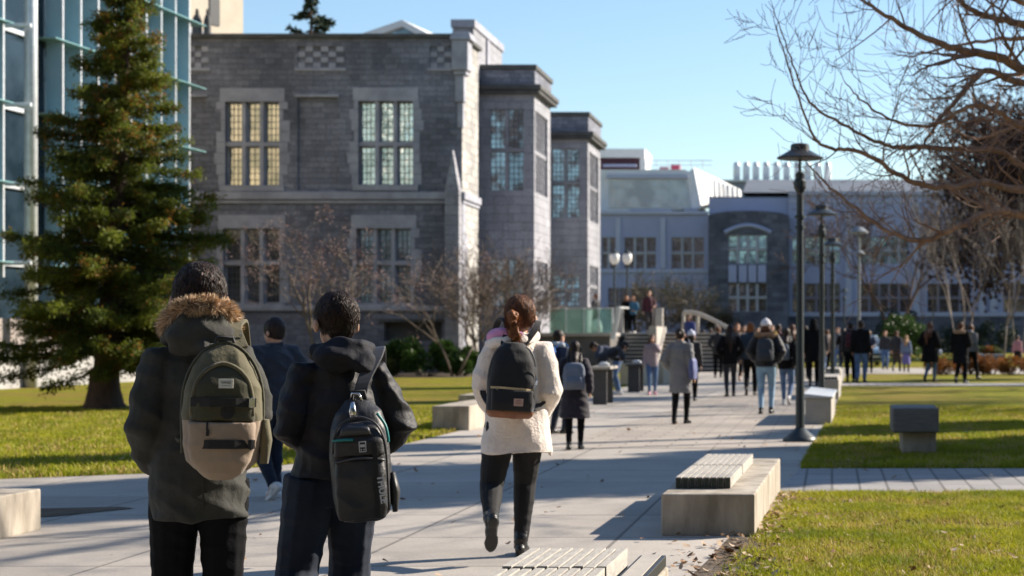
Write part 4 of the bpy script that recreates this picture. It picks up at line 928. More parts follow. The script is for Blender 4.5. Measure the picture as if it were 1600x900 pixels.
shade_tree(along(560,756,23.0), 20.0, 6.0, 1.7, 'second columnar evergreen outside the frame to the right', 92, 30000, .34, 110)
bare_tree('bare_tree', tuple(along(1150,640,22)), 14, 'tall bare tree outside the frame casting streaks on the walk', 93, 1, .1, 5, .22, BARK, dict(rmin=.02, kids=(3,4,4,4), up=.3))
bare_tree('bare_tree', tuple(along(1150,612,24)), 15, 'second tall bare tree outside the frame beyond the right lawn', 94, 1, .1, 5, .25, BARK, dict(rmin=.02, kids=(3,4,4,4), up=.3))
shade_tree(along(1430,672,15), 9.5, 5.0, 1.6, 'evergreen outside the frame that shades the right lawn', 95, 9000, .3, 40)
shade_tree(along(1430,700,14), 9.0, 2.2, 1.45, 'small evergreen outside the frame beside the right lawn', 96, 15000, .3, 60)
shade_tree(along(1430,742,15.5), 8.5, 2.0, 1.15, 'narrow evergreen outside the frame by the cross path', 97, 7000, .3, 34)
shade_tree(along(1430,628,16), 6.5, 2.5, .8, 'short evergreen outside the frame behind the stone seat', 98, 5000, .3, 24)

shade_tree(along(650,607,44), 27, 13, 1.3, 'very tall slim evergreen added outside the frame to shade the left lawn', 99, 12000, .4, 60)  # two unseen shadow casters, added for streaks on the left lawn
shade_tree(along(100,640,40), 25, 15, 1.2, 'second very tall slim evergreen added outside the frame to shade the left lawn', 100, 12000, .4, 60)
shade_tree(along(200,715,27), 18, 12.5, .8, 'tall thin evergreen outside the frame near the pedestal seat lawn', 101, 5000, .35, 34)
for i, (x, y, h) in enumerate(((-27,-9,14), (-19,-11,17), (-11,-13,18), (-2,-12,17), (7,-12,18), (15,-10,18), (23,-6,17), (27,3,13))):  # unseen row, added behind the viewer to darken surfaces facing the camera
    shade_tree((x,y,0), h, 1.0, 4.6, 'big dark evergreen added behind the viewer to cut sky light, %s from the west' % ('first','second','third','fourth','fifth','sixth','seventh','eighth')[i], 120+i, 6500, 1.1, 40)
# ------------------------------------------------------------------ grass blades and fallen leaves near the camera
BLADE = leafmat('grass_blade', (.38,.37,.022), (.19,.23,.016), .6, .4, 1.3)
BLADY = leafmat('dry_grass_blade', (.55,.42,.14), (.38,.28,.09), .7, .3, 1.3)
def blades(name, n, xr, yr, mask, L, W, seed, dens_far=1.0):
    rg_ = np.random.default_rng(seed); x = rg_.uniform(*xr, n); y = rg_.uniform(*yr, n); k = mask(x, y)
    x, y = x[k], y[k]; cl = np.array([noise.noise(V((a*1.7, b*1.7, 3.1))) for a, b in zip(x, y)]); k = rg_.random(len(x)) < .62+cl*1.1; x, y, cl = x[k], y[k], cl[k]; m = len(x)
    c = np.stack([x, y, np.zeros(m)], 1); l = L*rg_.uniform(.5,1.3,m); a = rg_.random(m)*6.283; tl_ = rg_.normal(size=(m,2))*.55
    s_ = np.stack([np.cos(a), np.sin(a), np.zeros(m)], 1)*(W/2); tip = c+np.stack([tl_[:,0]*l, tl_[:,1]*l, l], 1); mid = c+np.stack([tl_[:,0]*l*.3, tl_[:,1]*l*.3, l*.6], 1)
    v = np.stack([c-s_, c+s_, mid+s_*.7, tip, mid-s_*.7], 1).reshape(-1,3); o = np.arange(m)[:,None]*5
    q = np.concatenate([o+np.array([0,1,2,4]), o+np.array([4,2,3,3])], 0); q = np.concatenate([np.concatenate([o+np.array([0,1,2]), o+np.array([0,2,4]), o+np.array([4,2,3])], 0)])
    mi = (rg_.random(m) < np.clip(.24-cl*1.0,.04,.75)).astype(int); ob = np_mesh(name, v, q, [BLADE, BLADY], None, np.tile(mi, 3)); tag(ob, kind='stuff'); return ob
def edge(y): return np.interp(y, [5,9.6,12,15.4,18.2,19.9,33,48.4], [-.75,-.75,-.6,-.5,-.34,-.32,.05,.28])
g1 = blades('lawn_grass', 210000, (-.8,2.6), (8.8,15.4), lambda x, y: (x > edge(y)+.03+(.28+.75*np.clip((12-y)/3.4,0,1))*np.random.default_rng(1).random(len(x))**(2.2-1.6*np.clip((12-y)/3.4,0,1))) & (x < y*.1125+.25), .042, .007, 61)
tag(g1, 'short green grass of the near right lawn', 'grass')
g2 = blades('lawn_grass', 150000, (-.4,4.5), (18.25,34), lambda x, y: (x > edge(y)) & (x < y*.1125+.25), .05, .014, 62); tag(g2, 'grass of the right lawn around the stone seat', 'grass')
g3 = blades('lawn_grass', 230000, (-17,-5.6), (15,34), lambda x, y: (x < np.interp(y, [17.7,18.4,19.3,20.6,23.5,27,45], [-6.8,-6.15,-5.8,-5.66,-5.58,-5.55,-5.7])-.02) & (y > np.interp(x, [-60,-12,-8.2,-6.8,-6.15], [1,15.4,16.9,17.7,18.4])+.02) & (x > -y*.4875-.3), .055, .016, 63); tag(g3, 'grass of the left lawn under the conifer', 'grass')
DRY = mat('fallen_leaf', (.36,.20,.09), (.16,.085,.04), .8, 30)
DRYP = mat('pale_fallen_leaf', (.55,.42,.30), (.38,.27,.17), .8, 30)
rg_ = np.random.default_rng(9)
def litter(n, fx, z=.012):
    c = np.array([fx() for _ in range(n)]); c[:,2] = z+rg_.random(n)*.02; l = rg_.uniform(.03,.075,n)
    a = rg_.random(n)*6.283; d = np.stack([np.cos(a), np.sin(a), rg_.normal(size=n)*.25], 1); s_ = np.stack([-np.sin(a), np.cos(a), rg_.normal(size=n)*.35], 1)*(l*.3)[:,None]; d = d*l[:,None]
    v = np.stack([c-d*.5, c-d*.15+s_, c+d*.2+s_*.8+np.array([0,0,.006]), c+d*.5+np.array([0,0,.012]), c+d*.2-s_*.8, c-d*.15-s_], 1).reshape(-1,3)
    o = np.arange(n)[:,None]*6; q = np.concatenate([o+np.array(t_) for t_ in ((0,1,5), (1,2,5), (5,2,4), (2,3,4))], 0); mi = (rg_.random(n) < .4).astype(int)
    return v, q, np.tile(mi, 4)
def f1():
    u = rg_.random()
    if u < .45: y = rg_.uniform(11.8,15.3); return (edge(y)+abs(rg_.normal())*.16+.05, y, 0)
    if u < .85: y = rg_.uniform(8.6,12.2); return (edge(y)+rg_.normal()*.22+.1, y, 0)
    y = rg_.uniform(9,15); return (rg_.uniform(-.5,1.6), y, 0)
v, q, mi = litter(700, f1); o = np_mesh('fallen_leaves', v, q, [DRY, DRYP], None, mi); tag(o, 'scattered dry brown leaves along the bench and near lawn edge', 'leaves', kind='stuff')
def f2():
    y = 8.5+rg_.random()**.8*26; return (rg_.uniform(-.42*y, .1*y), y, 0)
v, q, mi = litter(420, f2, .02); o = np_mesh('fallen_leaves', v, q, [DRY, DRYP], None, mi); tag(o, 'stray dry leaves lying over the plaza and lawns', 'leaves', kind='stuff')
# ================================================================== people
SKIN = mat('skin', (.52,.31,.22), (.45,.25,.17), .55, 9, spec=.35)
EYE = mat('eye_dark', (.03,.02,.02), rough=.3); LIP = mat('lip', (.38,.14,.12), rough=.5)
def cloth(name, c, c2=None, rough=.85, b=.35, bs=22, sheen=.15, scale=5, bd=.012):
    return mat(name, c, c2 or tuple(x*.72 for x in c), rough, scale, b=b, bs=bs, bd=bd, sheen=sheen, spec=.3)
def hairmat(name, c, c2): return mat(name, c, c2, .55, 60, (1,1,.12), b=.7, bs=70, bd=.004, spec=.25)
HBLK = hairmat('black_hair', (.012,.009,.008), (.03,.018,.014)); HBRN = hairmat('brown_hair', (.13,.055,.03), (.06,.027,.016))
HRED = hairmat('auburn_hair', (.30,.11,.035), (.15,.055,.02)); HDK = hairmat('dark_brown_hair', (.075,.035,.024), (.03,.017,.013)); HDK.node_tree.nodes['Principled BSDF'].inputs['Roughness'].default_value = .35; HBLD = hairmat('blond_hair', (.42,.26,.13), (.28,.16,.08))
JEAN = cloth('blue_denim', (.10,.18,.33), (.05,.09,.18)); JEANL = cloth('light_denim', (.27,.42,.55), (.17,.28,.40)); JEAND = cloth('dark_denim', (.010,.014,.026), (.020,.028,.046), sheen=.02)
BLK = cloth('black_cloth', (.006,.006,.007), (.009,.009,.0105), .9, sheen=0); BLK.node_tree.nodes['Principled BSDF'].inputs['Specular IOR Level'].default_value = .12; BLK2 = cloth('black_leggings', (.008,.008,.009), (.012,.012,.014), .8, .15, sheen=.02)
SHB = mat('black_leather', (.018,.018,.018), rough=.36, spec=.4, b=.1, bs=30); SHW = mat('white_shoe', (.75,.74,.72), rough=.6); SHP = mat('pink_shoe', (.65,.3,.38), rough=.6)

def fuse(mb, name, mats, voxel, parent, it=3, disp=None, matfn=None, fac=.5):
    me = bpy.data.meshes.new('t'); me.from_pydata(mb.v, [], mb.f)
    bm = bmesh.new(); bm.from_mesh(me); bmesh.ops.recalc_face_normals(bm, faces=bm.faces); bm.to_mesh(me); bm.free()
    o = bpy.data.objects.new('t', me); col.objects.link(o)
    r = o.modifiers.new('r', 'REMESH'); r.mode = 'VOXEL'; r.voxel_size = voxel
    if it: s_ = o.modifiers.new('s', 'SMOOTH'); s_.iterations = it; s_.factor = fac
    dg = bpy.context.evaluated_depsgraph_get(); m2 = bpy.data.meshes.new_from_object(o.evaluated_get(dg)); bpy.data.objects.remove(o); bpy.data.meshes.remove(me)
    m2.name = name; m2.materials.clear()
    for m in (mats if isinstance(mats, (list, tuple)) else [mats]): m2.materials.append(m)
    if disp:
        m2.update(); nv = len(m2.vertices); nr = [v.normal.copy() for v in m2.vertices]
        for v, n_ in zip(m2.vertices, nr): v.co = v.co+n_*disp(v.co)
    if matfn:
        for p in m2.polygons: p.material_index = matfn(p.center)
    m2.polygons.foreach_set('use_smooth', [True]*len(m2.polygons)); m2.update()
    ob = bpy.data.objects.new(name, m2); col.objects.link(ob)
    if parent is not None: ob.parent = parent
    return ob
def folds(amp, fx=5, fz=11, seed=0.0, amp2=None):
    a2 = amp*.5 if amp2 is None else amp2
    def f(p):
        n1 = noise.noise(V((p.x*fx+seed, p.y*fx, p.z*fz+p.x*4))); n2 = noise.noise(V((p.x*16+seed, p.y*16, p.z*22)))
        return amp*(.55-abs(n1)*2.4)+a2*n2
    return f
def ik(a, c, l1, l2, pole):
    a, c = V(a), V(c); d = c-a; L = min(d.length, (l1+l2)*.999); dn = d.normalized(); x = (l1*l1-l2*l2+L*L)/(2*L); h = math.sqrt(max(0, l1*l1-x*x))
    p = V(pole); p = (p-dn*p.dot(dn)).normalized(); return a+dn*x+p*h, a+dn*L
def bender(lean, z0=.95):
    def f(p):
        p = V(p)
        if not lean: return p
        t = max(0, min(1, (p.z-z0+.05)/.28)); t = t*t*(3-2*t); a = lean*t; dy, dz = p.y, p.z-z0
        return V((p.x, dy*math.cos(a)+dz*math.sin(a), z0+dz*math.cos(a)-dy*math.sin(a)))
    return f
def hand(mb, wrist, dr, side, curl=.5, s=1.0):
    """palm, four unequal bent fingers and a thumb leaving the side of the palm"""
    d = V(dr).normalized(); out = V((side,0,0)); out = (out-d*out.dot(d)).normalized(); n = d.cross(out).normalized()*(-side)   # n: towards the palm side
    inn = n
    M_ = Matrix((n*side, out, d)).transposed() if False else Matrix((out, n, d)).transposed()
    mb.ell(V(wrist)+d*.045*s, (.016*s,.042*s,.055*s), Matrix((out, V(d).cross(out), d)).transposed(), 10, 8)
    ac = V(d).cross(out)
    for i, (o_, L) in enumerate(((.030,.068), (.010,.078), (-.010,.073), (-.029,.056))):
        b = V(wrist)+d*.082*s+ac*o_*s; p1 = b+d*L*.42*s; p2 = p1+(d-out*curl*.9).normalized()*L*.32*s; p3 = p2+(d*.5-out*curl*1.6).normalized()*L*.26*s
        mb.tube([b-d*.03*s, b, p1, p2, p3], [.0085*s,.009*s,.0085*s,.008*s,.006*s], 6)
    b = V(wrist)+d*.025*s+ac*.03*s; p1 = b+(d*.6+ac*.8)*.035*s; p2 = p1+(d*.9+ac*.3-out*.2)*.03*s
    mb.tube([b, p1, p2], [.012*s,.0105*s,.008*s], 6)
ARMS = {'down': ((.235,.03,.86), (0,-1,0)), 'swingf': ((.215,.20,.93), (.2,-1,-.2)), 'swingb': ((.24,-.15,.90), (.3,-1,.1)), 'pocket': ((.185,.10,.97), (.8,-.8,0)),
        'phone': ((.07,.25,1.22), (.7,-.3,-.8)), 'strap': ((.13,.15,1.27), (.7,-.2,-1)), 'bent': ((.16,.22,1.04), (.5,-.8,-.3)), 'table': ((.14,.50,.92), (.4,-.3,.3)), 'face': ((.06,.16,1.44), (.7,-.1,-1))}
class Person: pass
def person(label, px, foot, top, yaw=0.0, Y=None, z0=0.0, female=False, coat=None, hem=.85, flare=0.0, puff=0.0, trousers=None, tl=0.0, shoes=None, hair='short', hm=None, skin=None,
           arms=('down','down'), stride=.18, lift=True, lead=1, lean=0.0, head=(0.0,0.0), hat=None, hood=None, scarf=None, vox=.016, fur=None, skirt=None, group=None, back=True, hdisp=(0,0,0),
           secs=None, armpts=None, sw=None, shz=1.375, hs=1.0, hipx=0.0, feet=None, sleeve_r=(.072,.060,.047), leg_r=None, H=None, disp=None, kneeb=1, coat_name='coat', face_cam=False):
    q = Person(); q.Y = Y = GY(foot) if Y is None else Y; X = GX(px, Y)
    H = H or (GZ(top, Y)-z0); s = H/1.7; yaw = R(yaw)+math.atan2(-X, Y) if not face_cam else R(yaw)+math.atan2(-X, Y)+math.pi
    q.loc = V((X, Y, z0)); q.yaw = yaw; q.s = s; q.mat = Matrix.Translation(q.loc) @ Matrix.Rotation(yaw, 4, 'Z')
    B = bender(lean); sw = sw or (.158 if female else .178); HV = V((0,0,0))
    hyaw, hpitch = R(head[0]), R(head[1]); hc = V((hdisp[0], .012+hdisp[1], 1.582+hdisp[2]))
    HM = Matrix.Rotation(hyaw, 3, 'Z') @ Matrix.Rotation(-hpitch, 3, 'X')
    q.hs = hs
    def hd(p):      # head-local point to body space
        p = HM @ V(p); return B(V((hc.x, hc.y, hc.z))+p)
    def S(mb): mb.v = [tuple(V(v)*s) for v in mb.v]; return mb
    # skeleton
    hipz = .895-.25*stride*stride
    if feet is None:
        a, b = (1, -1) if lead > 0 else (-1, 1)
        feet = {a: (a*.085, stride*.95, .09, 0), b: (b*.085, -stride*1.15, .09+(.09 if lift and stride > .1 else 0)*min(1, stride/.2), 42 if lift and stride > .1 else 0)}
    legs = {}
    for sd in (-1, 1):
        fx, fy, fz, pit = feet[sd]; hp = V((sd*.088+hipx, 0, hipz)); kn, an = ik(hp, (fx, fy, fz), .425, .40, (sd*.06,1,0)); legs[sd] = (hp, kn, an, R(pit))
    arm = {}
    for i, sd in enumerate((-1, 1)):
        sh = B((sd*sw+hdisp[0]*.5, -.005, shz))
        if armpts and armpts.get(sd): el, wr = V(armpts[sd][0]), V(armpts[sd][1])
        else:
            w_, pole = ARMS[arms[i]]; w_ = V((w_[0]*sd, w_[1], w_[2]))
            el, wr = ik(sh, w_, .285, .255, (pole[0]*sd, pole[1], pole[2]))
        arm[sd] = (sh, el, wr)
    q.arm = arm
    # body: one continuous surface
    mb = MB()
    mb.loft([(hipx,0,.80,.10,.085), (hipx,0,.88,.145,.105), (hipx,0,.98,.14,.10)] + [(0,0,z,w,d) for z, w, d in ((1.08,.122,.088), (1.20,.14,.10), (1.30,.150,.105), (1.38,.135,.085), (1.43,.075,.06))], 16, fr=B)
    mb.tube([B((hdisp[0]*.6,-.012,1.40)), hd((0,-.02,-.09)), hd((0,-.015,-.02))], [.058,.050,.05], 10)
    mb.ell(hd((0,-.008,.022)), (.076,.095,.097), HM, 14, 10); mb.ell(hd((0,.028,-.052)), (.055,.062,.066), HM, 12, 8)
    mb.ell(hd((0,.098,-.022)), (.012,.016,.022), HM, 8, 6); mb.ell(hd((0,.082,.028)), (.05,.014,.012), HM, 8, 6); mb.ell(hd((0,.085,-.062)), (.024,.012,.012), HM, 8, 6)
    for sd in (-1, 1): mb.ell(hd((sd*(.088 if hs == 1 else .101),-.006,-.018)), (.013,.021,.034), HM, 8, 8)
    for sd in (-1, 1):
        sh, el, wr = arm[sd]; mb.tube([sh-V((sd*.03,0,0)), sh, sh.lerp(el,.5), el, el.lerp(wr,.5), wr], [.05,.052,.044,.036,.036,.026], 8)
        hand(mb, wr, wr-el, sd)
        hp, kn, an, pit = legs[sd]; mb.tube([hp+V((0,0,.04)), hp.lerp(kn,.4), kn, kn.lerp(an,.35), an], [.082,.072,.05,.052,.034], 10)
        dr = V((sd*.12, math.cos(pit), -math.sin(pit))).normalized(); mb.tube([an, an+dr*.06-V((0,0,.045)), an+dr*.14-V((0,0,.06))*math.cos(pit)], [.034,.03,.02], 6)
    eyes = [hd((sx*.031,.086,.004))*s for sx in (-1, 1)]; lip = hd((0,.093,-.062))*s
    def mf(c):
        if min((c-e).length for e in eyes) < .013*s: return 1
        if (c-lip).length < .017*s: return 2
        return 0
    body = fuse(S(mb), 'person', [skin or SKIN, EYE, LIP], min(vox, .0135), None, 2, matfn=mf)
    body.location = q.loc; body.rotation_euler = (0,0,yaw); tag(body, label, 'person', group); q.o = body
    # trousers, shoes
    lr = leg_r or ((.088,.074,.052,.05,.041) if female else (.094,.084,.062,.058,.05))
    mb = MB(); mb.loft([(hipx,0,hipz-.13,.13,.10), (hipx,0,hipz-.05,.165,.125), (hipx,0,hipz+.06,.16,.12), (hipx*.5,0,hipz+.16,.135,.10)], 16)
    for sd in (-1, 1):
        hp, kn, an, pit = legs[sd]; mb.tube([hp, hp.lerp(kn,.35), kn, kn.lerp(an,.35), an.lerp(kn,.5), an+V((0,0,.0))], [lr[0]*1.05, lr[0], lr[1]*.86, lr[2]*1.12, lr[2], lr[4]], 12)
    fuse(S(mb), 'trousers', trousers or BLK, vox*.75, body, 2, folds(.004*(1 if not female else .5), 6, 16, px))
    for sd in (-1, 1):
        hp, kn, an, pit = legs[sd]; Rf = Matrix.Rotation(R(-8*sd), 3, 'Z') @ Matrix.Rotation(-pit, 3, 'X'); mb = MB(); f = lambda p: an+Rf @ V(p)
        mb.ell(f((0,-.045,-.048)), (.036,.045,.042), Rf, 10, 8); mb.ell(f((0,.04,-.045)), (.038,.075,.040), Rf, 10, 8); mb.ell(f((0,.125,-.058)), (.044,.062,.030), Rf, 10, 8)
        mb.tube([f((0,-.01,-.05)), f((0,-.005,.035))], [.042,.046], 10)
        mb.ell(f((0,.105,-.078)), (.044,.082,.014), Rf, 14, 6); mb.ell(f((0,-.035,-.076)), (.036,.050,.018), Rf, 12, 6); mb.ell(f((0,.03,-.078)), (.030,.06,.012), Rf, 10, 6)
        fuse(S(mb), 'shoe', shoes or SHB, vox*.55, body, 2)
    # coat
    if coat is not None:
        mb = MB(); wz = sw+.012
        if secs is None:
            hf = hem; secs = [(hipx*.6,.0,hf,.178+flare+puff,.135+flare*.7+puff), (hipx*.6,0,(hf+1.0)/2,.172+flare*.6+puff,.13+flare*.4+puff), (hipx*.4,0,1.02,.162+flare*.2+puff*1.2,.122+puff)] + [(0,0,z,w+puff,d+puff*.8) for z, w, d in ((1.14,.160,.122), (1.26,.175,.128), (1.35,.172,.115), (1.405,.125,.09), (1.45,.078,.07))]
        mb.loft([(a,b,c,d,e) for a,b,c,d,e in secs], 22, fr=B)
        for sd in (-1, 1):
            sh, el, wr = arm[sd]; r0, r1, r2 = [x+puff*.7 for x in sleeve_r]
            mb.tube([sh-V((sd*.07,0,-.005)), sh+V((0,0,.004)), sh.lerp(el,.35), sh.lerp(el,.7), el, el.lerp(wr,.3), el.lerp(wr,.7), wr+(wr-el).normalized()*.012], [r0*.85, r0, r0*.97, (r0+r1)*.5, r1*1.04, r1*.98, (r1+r2)*.52, r2], 14)
        if hood == 'down': mb.ell(B((hdisp[0],-.10,1.455)), (.125,.075,.07), None, 14, 10); mb.tube([B((-.10,-.02,1.47)), B((-.06,-.10,1.50)), B((.06,-.10,1.50)), B((.10,-.02,1.47))], .035, 8)
        if hood == 'up': mb.ell(hd((0,-.03,.02)), (.105,.115,.13), HM, 14, 10); mb.tube([hd((0,-.05,-.02)), B((0,-.05,1.42))], [.10,.11], 12)
        if scarf is None and not hood: mb.tube([B((-.07,.03,1.45)), B((-.05,-.065,1.47)), B((.05,-.065,1.47)), B((.07,.03,1.45))], .022, 8)
        q.coat = fuse(S(mb), coat_name, coat, vox*.85, body, 3, disp or folds(.006+puff*.12, 5, 13, px*.1))
    if skirt is not None:
        mb = MB(); mb.loft([(0,0,.36,.20,.17), (0,0,.6,.185,.15), (0,0,.95,.15,.12)], 20); fuse(S(mb), 'skirt', skirt, vox*.85, body, 2, folds(.006, 9, 3, px))
    if scarf is not None:
        mb = MB(); mb.tube([B(p) for p in ((-.095,0,1.46), (-.06,-.085,1.475), (.06,-.085,1.475), (.095,0,1.46), (.05,.085,1.44), (-.05,.085,1.44), (-.095,0,1.46))], .042, 10); fuse(S(mb), 'scarf', scarf, vox*.8, body, 2, folds(.006,9,14,px))
    # hair
    hm = hm or HBLK
    if hood != 'up':
        mb = MB(); e = .0 if hat is None else -.006
        mb.ell(hd((0,-.020,.030)), ((.086+e)*hs,(.098+e)*hs,(.102+e)*hs), HM, 20, 14)
        if hair in ('short', 'man'): mb.ell(hd((0,-.045,-.035)), (.068*hs,.058*hs,.055), HM, 12, 8)
        if hair in ('long', 'longer'):
            zl = 1.18 if hair == 'long' else 1.05
            mb.tube([hd((0,-.045,.02)), hd((0,-.055,-.08)), B((hdisp[0],-.125-puff,1.40)), B((hdisp[0],-.165-puff,1.28)), B((hdisp[0],-.16-puff,zl))], [.075,.075,.065,.05,.018], 12, flat=1.0, up=V((0,1,0)))
            for sd in (-1, 1): mb.tube([hd((sd*.06,-.01,.03)), hd((sd*.078,.0,-.07)), B((sd*.09,-.07-puff,1.38)), B((sd*.085,-.12-puff,1.25))], [.03,.035,.04,.02], 8)
        if hair == 'bob':
            mb.ell(hd((0,-.035,-.05)), (.09,.075,.085), HM, 14, 10)
        if hair == 'bun':
            mb.ell(hd((0,-.04,-.03)), (.07,.055,.05), HM, 12, 8); mb.ell(hd((0,-.13,.02)), (.042,.036,.04), HM, 10, 8)
        if hair == 'pony':
            mb.ell(hd((0,-.04,-.03)), (.07,.058,.05), HM, 12, 8); mb.tube([hd((0,-.10,.03)), hd((0,-.14,.0)), hd((.0,-.14,-.10)), hd((.01,-.12,-.20)), hd((.01,-.11,-.26))], [.022,.034,.036,.026,.006], 8)
        fuse(S(mb), 'hair', hm, vox*.5 if vox < .012 else vox*.6, body, 2, lambda p: .004*s*noise.noise(V((p.x*70, p.y*70, p.z*9))))
    if hat is not None:
        mb = MB(); mb.ell(hd((0,-.015,.055)), (.095,.108,.092), HM, 16, 12); mb.ell(hd((0,-.02,.138)), (.03,.03,.022), HM, 10, 8)
        mb.rings([[hd((math.cos(a)*(.094+g), -.015+math.sin(a)*(.108+g), z)) for a in [2*math.pi*j/20 for j in range(20)]] for z, g in ((.02,.0), (.02,.010), (.06,.010), (.06,.0))]); fuse(S(mb), 'hat', hat, vox*.55, body, 1)
    q.hd = hd; q.B = B; q.body = body; q.shz = shz; q.legs = legs; q.S = S; return q

def fur_ring(q, pts, L, n, name='fur_trim', mats=None, seed=4, thick=.02, out=None):
    """tapered hairs standing off a tube along pts"""
    rg_ = np.random.default_rng(seed); c = catmull(pts, 8); m = len(c); mb = MB(); mb.tube(c, thick, 8); core = mb
    arr = np.array([tuple(p) for p in c]); k = rg_.uniform(0, m-1.001, n); i = k.astype(int); base = arr[i]+(arr[i+1]-arr[i])*(k-i)[:,None]; tg = arr[i+1]-arr[i]; tg /= np.linalg.norm(tg, axis=1, keepdims=True)
    d = rg_.normal(size=(n,3)); d -= tg*np.sum(d*tg, 1, keepdims=True); d /= np.linalg.norm(d, axis=1, keepdims=True)
    if out is not None: d = d+np.array(out)*.5
    cl = rg_.normal(size=(60,3))*.45; d = d+cl[(k*60/m).astype(int) % 60]*.8+tg*rg_.normal(size=(n,1))*.25; d /= np.linalg.norm(d, axis=1, keepdims=True)
    l = L*rg_.uniform(.55,1.2,n); b = base+d*thick*.7; sd = np.cross(d, rg_.normal(size=(n,3))); sd /= np.linalg.norm(sd, axis=1, keepdims=True); w_ = .0016
    mid = b+d*(l*.55)[:,None]; tip = b+d*l[:,None]+np.array([0,0,-.2])*(l*.25)[:,None]
    v = np.stack([b-sd*w_, b+sd*w_, mid+sd*w_*.8, mid-sd*w_*.8, tip], 1).reshape(-1,3)*q.s; o = np.arange(n)[:,None]*5
    cv = np.array(core.v)*q.s; tr = np.concatenate([o+np.array(t_) for t_ in ((0,1,2), (0,2,3), (3,2,4))], 0)
    mi = np.tile((rg_.random(n) < .45).astype(int), 3)
    nb = len(v); cf = np.array([(f[0]+nb, f[1]+nb, f[2]+nb) for f in core.f if len(f) == 4]+[(f[0]+nb, f[2]+nb, f[3]+nb) for f in core.f if len(f) == 4])
    return np_mesh(name, np.concatenate([v, cv]), np.concatenate([tr, cf]), mats, q.body, np.concatenate([mi, np.ones(len(cf), int)]))
def locks(q, n, mats, seed=3, L=.05, rmin=.0022):
    """tapered locks of hair lying over the skull, lifted a little at their ends"""
    rg_ = np.random.default_rng(seed); mb = MB()
    for i in range(n):
        a = rg_.uniform(0, 6.283); el = rg_.uniform(-.55, 1.45); pts = []
        if math.sin(a) > .35 and el < .6: continue
        dr = rg_.normal()*.5; ll = L*rg_.uniform(.6,1.3)
        for k in range(4):
            t_ = k/3; e = el-ll*t_*9*.9; aa = a+dr*t_*.35; lift = 1.0+.012+.05*t_*t_*rg_.random()+.012*rg_.random()
            r_ = V((.088,.100,.104))*q.hs*lift
            if e < -.75: p = V((math.cos(-.75)*math.cos(aa)*r_.x, math.cos(-.75)*math.sin(aa)*r_.y, math.sin(-.75)*r_.z-(-.75-e)*.07))
            else: p = V((math.cos(e)*math.cos(aa)*r_.x, math.cos(e)*math.sin(aa)*r_.y, math.sin(e)*r_.z))
            pts.append(q.hd(p+V((0,-.020,.030)))*q.s)
        mb.m = int(rg_.random() < .35); mb.tube(pts, [.0030*q.s, .0030*q.s, .0022*q.s, .0005], 5, flat=.5)
    return mb.build('hair_locks', mats, q.body, smooth=True)
def strands(q, n, mats, seed=3, L=.06, name='hair_strands', spread=1.0, up=False):
    """fine hairs following the skull from the crown downwards"""
    rg_ = np.random.default_rng(seed); vs = []; fs = []; o = 0
    for i in range(n):
        a = rg_.uniform(0, 6.283); el = rg_.uniform(-.5, 1.5); r = V((.088,.100,.104))*q.hs
        pts = []
        for k in range(4):
            e = el-k*L*3.2/3; p = V((math.cos(e)*math.cos(a+k*.03)*r.x, math.cos(e)*math.sin(a+k*.03)*r.y, math.sin(e)*r.z))*(1.0+.022*k*rg_.random()+.008*rg_.random()+.006)
            if e < -.45: p = p+V((0,0,-.004*k))
            pts.append(q.hd(p+V((0,-.020,.030))))
        if pts[0].z < 0 or (math.sin(a) > .35 and el < .55): continue
        sd = (pts[1]-pts[0]).cross(pts[0]-q.hd((0,0,.03))).normalized()*.0016
        for k, p in enumerate(pts): w_ = sd*(1-k/3.2); vs += [tuple((p-w_)*q.s), tuple((p+w_)*q.s)]
        for k in range(3): fs.append((o+2*k, o+2*k+1, o+2*k+3, o+2*k+2))
        o += 8
    return np_mesh(name, np.array(vs), np.array(fs), mats, q.body)

